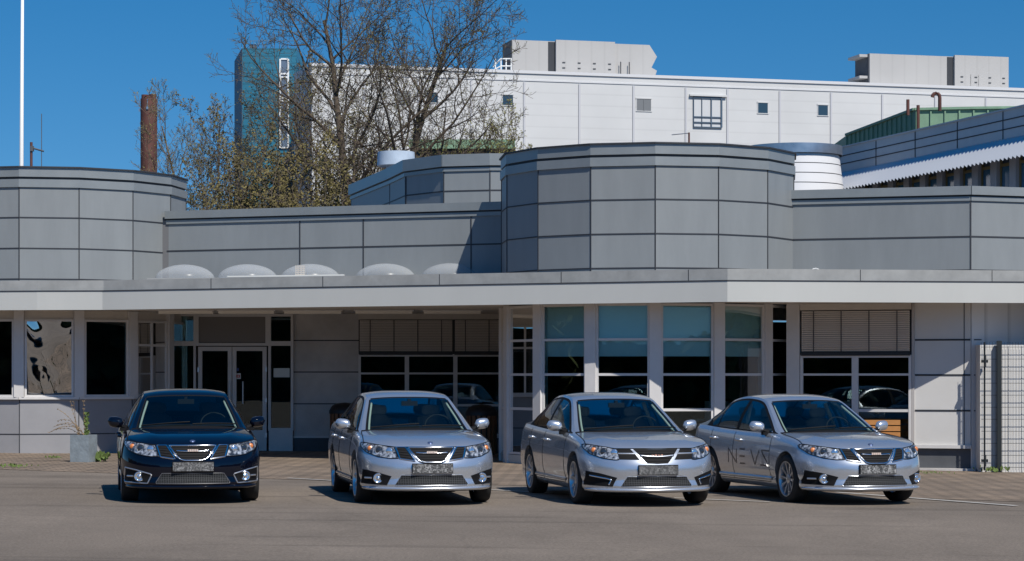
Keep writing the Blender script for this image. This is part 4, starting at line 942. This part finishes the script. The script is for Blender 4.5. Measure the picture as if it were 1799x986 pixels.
def build_car(name, X, Y, a, label, group, paint, chrome_grille=True, chrome_fog=False, led=False, plate=1, plo=.02, phi=.6, letters=False, steer=0):
    c = empty(name, (X+2.3*(-math.sin(a)), Y+2.3*math.cos(a), gz(X)), a, label, 'car', group)
    OFF = Vector((0, -2.3, 0))
    def bd(m, nm, mats, parent=c, **k):
        o = m.build(nm, mats, parent, local=True, **k); o.location = OFF if parent is c else (0, 0, 0); return o
    me = BODY.copy(); me.materials.clear(); me.materials.append(paint); me.materials.append(M_TRIM)
    body = bpy.data.objects.new('body', me); col.objects.link(body); body.parent = c; body.location = OFF
    # hood shut line + bonnet
    m = MB()
    for s in (-1, 1):
        pts = [(s*.815, .50), (s*.80, .65), (s*.785, .85), (s*.765, 1.1), (s*.735, 1.42)]
        m.tube([pt_(x, y, .001) for x, y in [(p[0], p[1]) for p in resample(pts, 24)]], .006, 4)
        m.tube([ps(s, 1.50, .90-.028*k, .000) for k in range(24)], .004, 4)
        m.tube([ps(s, 2.78, .91-.028*k, .000) for k in range(24)], .004, 4)
        m.tube([ps(s, 3.62-.25*max(0, (k-8)/16)**1.3, .93-.028*k, .000) for k in range(18)], .004, 4)
        m.tube([ps(s, 1.50+2.1*k/16, .262, .0) for k in range(17)], .005, 4)
    m.tube([pf(x*.05, .742-.0*abs(x), .001) for x in range(-12, 13)], .005, 4)
    bd(m, 'shut_line', M_TRIM)
    for s in (-1, 1):
        m = MB(); m.grid([[ps(s, 1.45+1.85*k/20, .285+.045*j/4, .012-.012*abs(j-2)/2*(j in (0, 4))) for k in range(21)] for j in range(5)]); bd(m, 'side_moulding', paint, smooth=True)
        for y0 in (2.58, 3.52):
            m = MB(); yy = [y0-.09+.18*k/8 for k in range(9)]; m.tube([ps(s, y, .80+.012*(y-2.6), .03 if 0 < k < 8 else .0) for k, y in enumerate(yy)], .017, 8); bd(m, 'door_handle', paint, smooth=True)
    # greenhouse
    T = [k*.25 for k in range(53)]; V = [-1, -.985, -.965, -.945, -.93, -.90]+[-.85+.1*k for k in range(18)]+[.90, .93, .945, .965, .985, 1]
    def cls(t, v):
        if .15 < t < 4.0: return 'w' if abs(v) < .88 else ('b' if abs(v) < .935 else 'p')
        if t < .15: return 'b'
        if 4.0 <= t <= 4.25: return 'b' if abs(v) < .9 else 'p'
        if 8.75 < t <= 9.0: return 's' if abs(v) < .9 else 'p'
        if 9.0 < t < 12.3: return 'r' if abs(v) < .86 else ('s' if abs(v) < .90 else 'p')
        return 'p'
    P = [[roofp(t, v) for v in V] for t in T]
    mm = {'w': MB(), 'b': MB(), 'p': MB(), 'r': MB(), 's': MB()}
    for i in range(len(T)-1):
        for j in range(len(V)-1):
            k = cls((T[i]+T[i+1])/2, (V[j]+V[j+1])/2); mm[k].q(P[i][j], P[i][j+1], P[i+1][j+1], P[i+1][j])
    roof = bd(mm['p'], 'roof', paint, smooth=True, merge=True); ws = bd(mm['w'], 'windscreen', M_CGLASS, smooth=True, merge=True); bd(mm['b'], 'window_seal', M_TRIM, roof, smooth=True, merge=True); bd(mm['s'], 'window_seal', M_TRIM, roof, smooth=True, merge=True); bd(mm['r'], 'rear_window', M_CGLASS, smooth=True, merge=True)
    for s in (-1, 1):
        gl = MB(); fr_ = MB(); NT = 78
        def side(t, w_):
            r = rail(t); yb = r.y; zb = smooth(ZSH, yb)-.004; xb = .80 if yb > 1.7 else .80-.02*(1.7-yb)/.26; xb = min(xb, bodyp(.5, 1).x)
            p = Vector((xb+(r.x-xb)*w_, yb, zb+(r.z-zb)*w_)); p.x += .035*w_*(1-w_)*4*min(1, max(0, r.z-zb)/.3); p.x *= s; return p
        ts = [13*k/NT for k in range(NT+1)]
        def lims(t):
            r = rail(t); h = max(1e-3, r.z-smooth(ZSH, r.y)); lo = .02/h; hi = 1-.055/h
            if t > 10.0: lo = lo+(t-10)/1.6
            if hi < lo: lo = hi = (max(0, min(1, (lo if t > 8 else hi))))
            return max(0, min(1, lo)), max(0, min(1, hi))
        rows = []
        for t in ts:
            lo, hi = lims(t); rows.append([side(t, w_) for w_ in (0, lo, lo+(hi-lo)*.25, lo+(hi-lo)*.5, lo+(hi-lo)*.75, hi, hi+(1-hi)*.5, 1)])
        frm = MB()
        for i in range(NT):
            y = (rows[i][0].y+rows[i+1][0].y)/2
            for j in range(7):
                g_ = 1 <= j <= 4 and 1.0 < ts[i] < 11.6
                pil = (2.74 < y < 2.83) or (3.50 < y < 3.545) or y < 1.86 and False
                tgt = gl if g_ and not pil else (frm if (j in (0, 5) and ts[i] < 10.9) or (g_ and pil) else fr_)
                q = [rows[i][j], rows[i][j+1], rows[i+1][j+1], rows[i+1][j]]
                tgt.q(*q)
        bd(fr_, 'roof_side_rail', paint, smooth=True, merge=True); sw = bd(gl, 'side_window', M_CGLASSD, smooth=True, merge=True); bd(frm, 'window_frame', M_TRIM, sw, smooth=True, merge=True)
        # mirrors
        m = MB(); mx, my, mz = s*.935, 1.80, 1.0; rows = []
        for k in range(9):
            f = -1+2*k/8; e = math.sqrt(max(0, 1-abs(f)**3.2)); rows.append([(mx+s*f*.105, my+.05*math.cos(q)*e*(1.5 if math.cos(q) < 0 else .6)+.02*f, mz+.010*f+.072*abs(math.sin(q))**.8*(1 if math.sin(q) > 0 else -1)*e) for q in [2*math.pi*j/20 for j in range(20)]])
        m.grid(rows, closed=True); mir = bd(m, 'mirror', paint, smooth=True)
        m = MB(); m.hexa([(s*x, y, z) for z, dy in ((.885, 0), (.925, .0)) for y in (1.70, 1.78) for x in (.76, .88)]); m.tube([(s*.78, 1.75, .92), (s*.86, 1.78, .95)], [.04, .025], 8); bd(m, 'mirror_arm', M_TRIM, mir)
    for s in (-1, 1):
        m = MB(); m.tube([roofp(.3+3.3*k/12, s*.865)+Vector((0, .04, -.02)) for k in range(13)], .015, 6); m.tube([Vector((s*.70, 2.78, .93)), Vector((s*.62, 2.82, 1.15)), Vector((s*.57, 2.85, 1.30))], .03, 6); bd(m, 'pillar_trim', mat('pillar_trim_grey', (.30, .31, .29), .8), smooth=True)
    # interior
    m = MB()
    for s in (-1, 1):
        for yy, hh in ((2.55, 1.08), (3.35, 1.04)):
            m.grid([[(s*.37+.21*math.cos(q)*sx, yy+.10+dy+.05*math.sin(q), z) for q in [2*math.pi*j/14 for j in range(14)]] for z, sx, dy in ((.88, 1, -.1), (.98, 1, -.04), (1.05, .93, 0), (hh+.02, .55, .01), (hh+.03, .05, .01))], closed=True)
            m.grid([[(s*.37+.13*math.cos(q)*sx, yy+.12+.045*math.sin(q), z) for q in [2*math.pi*j/14 for j in range(14)]] for z, sx in ((1.10, .1), (1.11, .85), (1.15, 1), (1.20, 1), (1.235, .85), (1.245, .1))], closed=True)
    bd(m, 'seats', M_SEAT, smooth=True)
    m = MB(); m.tube([(.37+.18*math.cos(q), 1.98+.06*math.sin(q), .965+.15*math.sin(q)) for q in [2*math.pi*j/24 for j in range(24)]], .012, 6, closed=True); m.box((.36, 1.96, .85), (.38, 2.0, .96)); bd(m, 'steering_wheel', M_TRIM, smooth=True)
    m = MB(); m.box((-.11, 2.12, 1.235), (.11, 2.16, 1.30)); m.box((-.02, 2.13, 1.29), (.02, 2.2, 1.33)); bd(m, 'rear_view_mirror', M_TRIM)
    m = MB(); m.grid([[(-.68+1.36*k/10, 1.55+.35*j/3, .945+.03*math.sin(j/3*math.pi)) for k in range(11)] for j in range(4)]); bd(m, 'dashboard', M_TRIM, smooth=True)
    m = MB()
    for x0, x1, zz in ((-.62, .02, 0), (.05, .66, 0)):
        m.tube([roofp(.30+.25*k/6, (x0+(x1-x0)*k/6)/.74)+Vector((0, -.012, .02)) for k in range(7)], .009, 5)
    bd(m, 'wiper', M_TRIM)
    # lights
    HT = [(.465, .742), (.60, .758), (.72, .775), (.80, .790), (.835, .785)]; HB = [(.415, .600), (.52, .598), (.66, .618), (.79, .672), (.84, .745)]
    if led: HT[0] = (.49, .735); HB[0] = (.47, .605)
    for s in (-1, 1):
        m = MB(); patch(m, HT, HB, 22, 10, .004, s); hl = bd(m, 'headlight', M_LAMPIN, smooth=True)
        m = MB(); strip(m, HT+HB[::-1], .006, s, .004, True, 40); bd(m, 'lamp_surround', M_TRIM, hl)
        for x, z, r, mt, nm in ((.745, .720, .034, M_AMBER, 'indicator'), (.645, .698, .044, mat('projector_glass', (.02, .025, .035), .05, coat=1), 'projector_lens'), (.525, .690, .046, M_LENS, 'high_beam')):
            p = pf(s*x, z, .0); m = MB(); n_ = Vector((s*.35, -1, .1)).normalized(); m.lathe([(r, -.02), (r, .004), (r*.8, .012), (.001, .016)], p, n_, 20); bd(m, nm, mt, hl, smooth=True)
            if nm == 'projector_lens': m = MB(); m.lathe([(r*1.02, .0), (r*1.22, .010), (r*1.25, -.02)], p, n_, 20); bd(m, 'lens_ring', M_RIM, hl)
        # side grille
        GT_ = [(.325, .738), (.445, .738)]; GB = [(.215, .565), (.40, .595)]
        if led: GT_ = [(.325, .735), (.49, .735)]; GB = [(.225, .60), (.47, .605)]
        m = MB(); patch(m, GT_, GB, 8, 8, .003, s); sg = bd(m, 'side_grille', M_TRIM, smooth=True)
        m = MB()
        for k in range(1, 5 if not led else 2):
            f = k/5 if not led else .45; aa = (GT_[0][0]+(GB[0][0]-GT_[0][0])*f, GT_[0][1]+(GB[0][1]-GT_[0][1])*f); bb = (GT_[1][0]+(GB[1][0]-GT_[1][0])*f, GT_[1][1]+(GB[1][1]-GT_[1][1])*f); strip(m, [aa, bb], .006 if not led else .011, s, .006, n=6)
        bd(m, 'grille_bar', mat('grille_slat', (.02, .02, .022), .7, spec=.12) if not led else M_SILVER, sg)
        if chrome_grille: m = MB(); strip(m, [GT_[0], GT_[1], GB[1], GB[0]], .0095, s, .005, True, 32); bd(m, 'grille_surround', M_CHROME, sg)
        # fog lamp recess
        FTp = [(.83, .455), (.70, .43), (.505, .375)]; FBp = [(.835, .275), (.70, .268), (.56, .262)]
        m = MB(); patch(m, FTp, FBp, 16, 8, .003, s); fg = bd(m, 'fog_lamp_recess', M_TRIM, smooth=True)
        m = MB()
        if led:
            strip(m, [(.79, .40), (.60, .362), (.565, .345), (.60, .28)], .011, s, .012, n=20); bd(m, 'light_strip', M_CHROME, fg, smooth=True)
        else:
            p = pf(s*.655, .348, .012); n_ = Vector((s*.10, -1, 0)).normalized(); m.lathe([(.062, -.03), (.062, .012), (.053, .022), (.048, .012), (.02, .006), (.018, .02), (.001, .022)], p, n_, 24); bd(m, 'fog_lamp', M_LENS, fg, smooth=True)
            m = MB(); strip(m, [(.80, .35), (.73, .35)], .012, s, .006, n=4); bd(m, 'lamp_bezel', M_RIM, fg)
        if chrome_fog: m = MB(); strip(m, FTp+FBp[::-1], .008, s, .004, True, 40); bd(m, 'fog_surround', M_RIM, fg)
    # main grille
    MT = [(-.295, .740), (0, .744), (.295, .740)]; MBt = [(-.135, .556), (0, .55), (.135, .556)]
    m = MB(); patch(m, MT, MBt, 20, 10, .003); mg = bd(m, 'grille', M_TRIM, smooth=True)
    m = MB()
    for k in range(1, 6):
        f = k/6; hw = .285-.145*f; z = .742-.185*f
        strip(m, [(-hw, z), (hw, z)], .0055, 1, .006, n=14)
    bd(m, 'grille_bar', mat('grille_slat', (.02, .02, .022), .7, spec=.12), mg)
    if chrome_grille:
        m = MB(); strip(m, [(-.30, .736), (.30, .736), (.20, .60), (.155, .562), (.10, .548), (-.10, .548), (-.155, .562), (-.20, .60)], .012, 1, .006, True, 60); bd(m, 'grille_surround', M_CHROME, mg, smooth=True)
        m = MB(); strip(m, [(-.20, .664), (-.08, .658), (0, .666), (.08, .658), (.20, .664)], .010, 1, .014, n=24); bd(m, 'grille_wing', M_CHROME, mg, smooth=True)
        m = MB(); p = pf(0, .665, .02); 
        for k in range(5): m.box((p.x-.066+k*.027, p.y-.012, p.z-.014), (p.x-.066+k*.027+.021, p.y+.01, p.z+.014))
        bd(m, 'grille_emblem', mat('emblem_bright', (.9, .72, .62), .3, .4), mg)
    else:
        m = MB(); strip(m, [(-.22, .652), (-.1, .640), (0, .636), (.1, .640), (.22, .652)], .011, 1, .010, n=24); bd(m, 'grille_wing', M_SILVER, mg, smooth=True)
        m = MB()
        p = pf(0, .655, .024); L = {'N': [(0, 0, 0, 1), (0, 1, 1, 0), (1, 0, 1, 1)], 'E': [(0, 0, 1, 0), (0, .5, 1, .5), (0, 1, 1, 1)], 'V': [(0, 1, .5, 0), (.5, 0, 1, 1)], 'S': [(0, 1, 1, 1), (0, 1, 1, 0), (0, 0, 1, 0)]}
        for i, ch in enumerate('NEVS'):
            for a0, b0, a1, b1 in L[ch]: m.tube([(-.07+i*.039+a0*.024, p.y, .645+b0*.022), (-.07+i*.039+a1*.024, p.y, .645+b1*.022)], .0035, 4)
        bd(m, 'grille_lettering', mat('copper_letters', (.85, .45, .32), .3, .5), mg)
    # lower grille, plate, lip
    m = MB(); patch(m, [(-.385, .388), (-.33, .398), (.33, .398), (.385, .388)], [(-.465, .262), (-.2, .255), (.2, .255), (.465, .262)], 30, 8, .003); lg = bd(m, 'lower_grille', M_MESHG, smooth=True)
    m = MB(); strip(m, [(-.385, .39), (.385, .39), (.47, .260), (-.47, .260)], .004, 1, .002, True, 60); bd(m, 'grille_surround', paint if not chrome_fog else mat('grille_edge', (.12, .12, .13), .4), lg)
    m = MB(); yb = min(pf(x, z).y for x in (-.25, 0, .25) for z in (.43, .52)); yb = min(yb, pf(0, .42).y)-.012
    m.box((-.252, yb-.008, .419), (.252, yb+.03, .527)); pl = bd(m, 'number_plate', plate_mat(plate, plo, phi))
    m = MB(); m.box((-.258, yb-.004, .412), (.258, yb+.032, .537)); bd(m, 'plate_holder', M_TRIM, pl)
    m = MB(); UU = [u for u in US if u < .28]
    ring = [bodyp(u, .0) for u in UU[::-1]]; ring = [Vector((-p.x, p.y, p.z)) for p in ring]+[bodyp(u, 0) for u in UU[1:]]
    m.grid([[(p.x*1.0*q, p.y-dy, z) for p in ring] for q, dy, z in ((1.02, .085, .245), (1.05, .118, .228), (1.05, .12, .212), (1.02, .06, .19), (.95, -.02, .18))]); bd(m, 'front_lip', paint, smooth=True)
    m = MB(); m.box((-.7, .55, .172), (.7, 4.15, .184)); bd(m, 'underbody', M_TRIM)
    if chrome_grille:
        m = MB(); p = pt_(0, .22, .002); m.lathe([(.034, -.01), (.034, .006), (.001, .010)], p, (0, -.35, .93), 20); bd(m, 'bonnet_badge', mat('badge_blue', (.10, .14, .26), .3, .5), smooth=True)
    # wheels
    for y, s, st in ((.97, -1, steer), (.97, 1, steer), (3.645, -1, 0), (3.645, 1, 0)):
        e = MB(); r, w_ = .322, .112; cx = s*.765
        e.lathe([(.232, -w_+.01), (.26, -w_), (.30, -w_+.004), (r-.004, -w_+.03), (r, -w_+.05), (r, w_-.05), (r-.004, w_-.03), (.30, w_-.004), (.26, w_), (.232, w_-.01)], (0, 0, 0), (s, 0, 0), 44)
        wh = e.build('wheel', M_TYRE, c, local=True, smooth=True); wh.location = Vector((cx, y, r))+OFF; wh.rotation_euler = (0, 0, st)
        e = MB(); e.lathe([(.232, w_-.008), (.236, w_-.002), (.222, w_-.004), (.212, w_-.03), (.205, -.08)], (0, 0, 0), (s, 0, 0), 44)
        for k in range(10):
            q = 2*math.pi*k/10+.1; rad = Vector((0, math.cos(q), math.sin(q))); tan = Vector((0, -math.sin(q), math.cos(q))); ax = Vector((s, 0, 0)); P8 = []
            for dn in (-.03, 0):
                for hw in (-1, 1):
                    for rr_, wd, dd in ((.045, .011, .07), (.218, .020, .092)):
                        P8.append(rad*rr_+tan*hw*wd+ax*(dd+dn))
            e.hexa(P8)
        e.lathe([(.06, .055), (.06, .078), (.035, .086), (.001, .086)], (0, 0, 0), (s, 0, 0), 24)
        e.build('rim', M_RIM, wh, local=True, smooth=True, sharp=35)
        e = MB(); e.lathe([(.001, .035), (.15, .035), (.15, .01), (.001, .01)], (0, 0, 0), (s, 0, 0), 32); e.build('brake_disc', mat('brake_steel', (.16, .16, .17), .4, .8), wh, local=True)
    if letters:
        L = {'N': [(0, 0, 0, 1), (0, 1, 1, 0), (1, 0, 1, 1)], 'E': [(0, 0, .9, 0), (0, .5, .9, .5), (0, 1, .9, 1)], 'V': [(0, 1, .5, 0), (.5, 0, 1, 1)], 'S': [(.1, 1, 1, 1), (.1, 1, 1, 0), (.0, 0, 1, 0)]}
        for y0, ch in ((2.93, 'N'), (2.52, 'E'), (2.13, 'V'), (1.80, 'S')):
            wd = .29 if ch != 'E' else .2; m = MB()
            for a0, b0, a1, b1 in L[ch]:
                n = 12; P_ = [(y0-wd*(a0+(a1-a0)*k/n), .475+.20*(b0+(b1-b0)*k/n)) for k in range(n+1)]; d = Vector((P_[-1][0]-P_[0][0], P_[-1][1]-P_[0][1])).normalized(); nn = Vector((-d.y, d.x))*.012
                m.grid([[ps(-1, p[0]+q*nn.x, p[1]+q*nn.y, .003) for p in P_] for q in (-1, 1)])
            bd(m, 'door_letter', mat('letter_dark', (.012, .014, .03), .4, coat=1))
    return c
GR = 'sedans parked in front of the offices'
CARS = [(-3.99, 28.5, .185), (-.995, 28.6, .183), (1.85, 28.75, .206), (4.76, 29.6, .298)]
build_car('parked_car', *CARS[0], 'shiny black sedan with chrome grille, parked leftmost by the planter', GR, M_BLACKP, True, True, False, 1, .06, .30)
build_car('parked_car', *CARS[1], 'silver sedan with chrome grille and round fog lamps, parked beside the black sedan', GR, M_SILVER, True, False, False, 2, .05, .42)
build_car('parked_car', *CARS[2], 'silver sedan with dark chromeless grille and angular fog lights, before the glazed bay', GR, M_SILVER, False, False, True, 3, .06, .22)
build_car('parked_car', *CARS[3], 'silver sedan with dark letters on its doors, parked rightmost near the mesh fence', GR, M_SILVER, True, False, False, 4, .05, .42, letters=True)
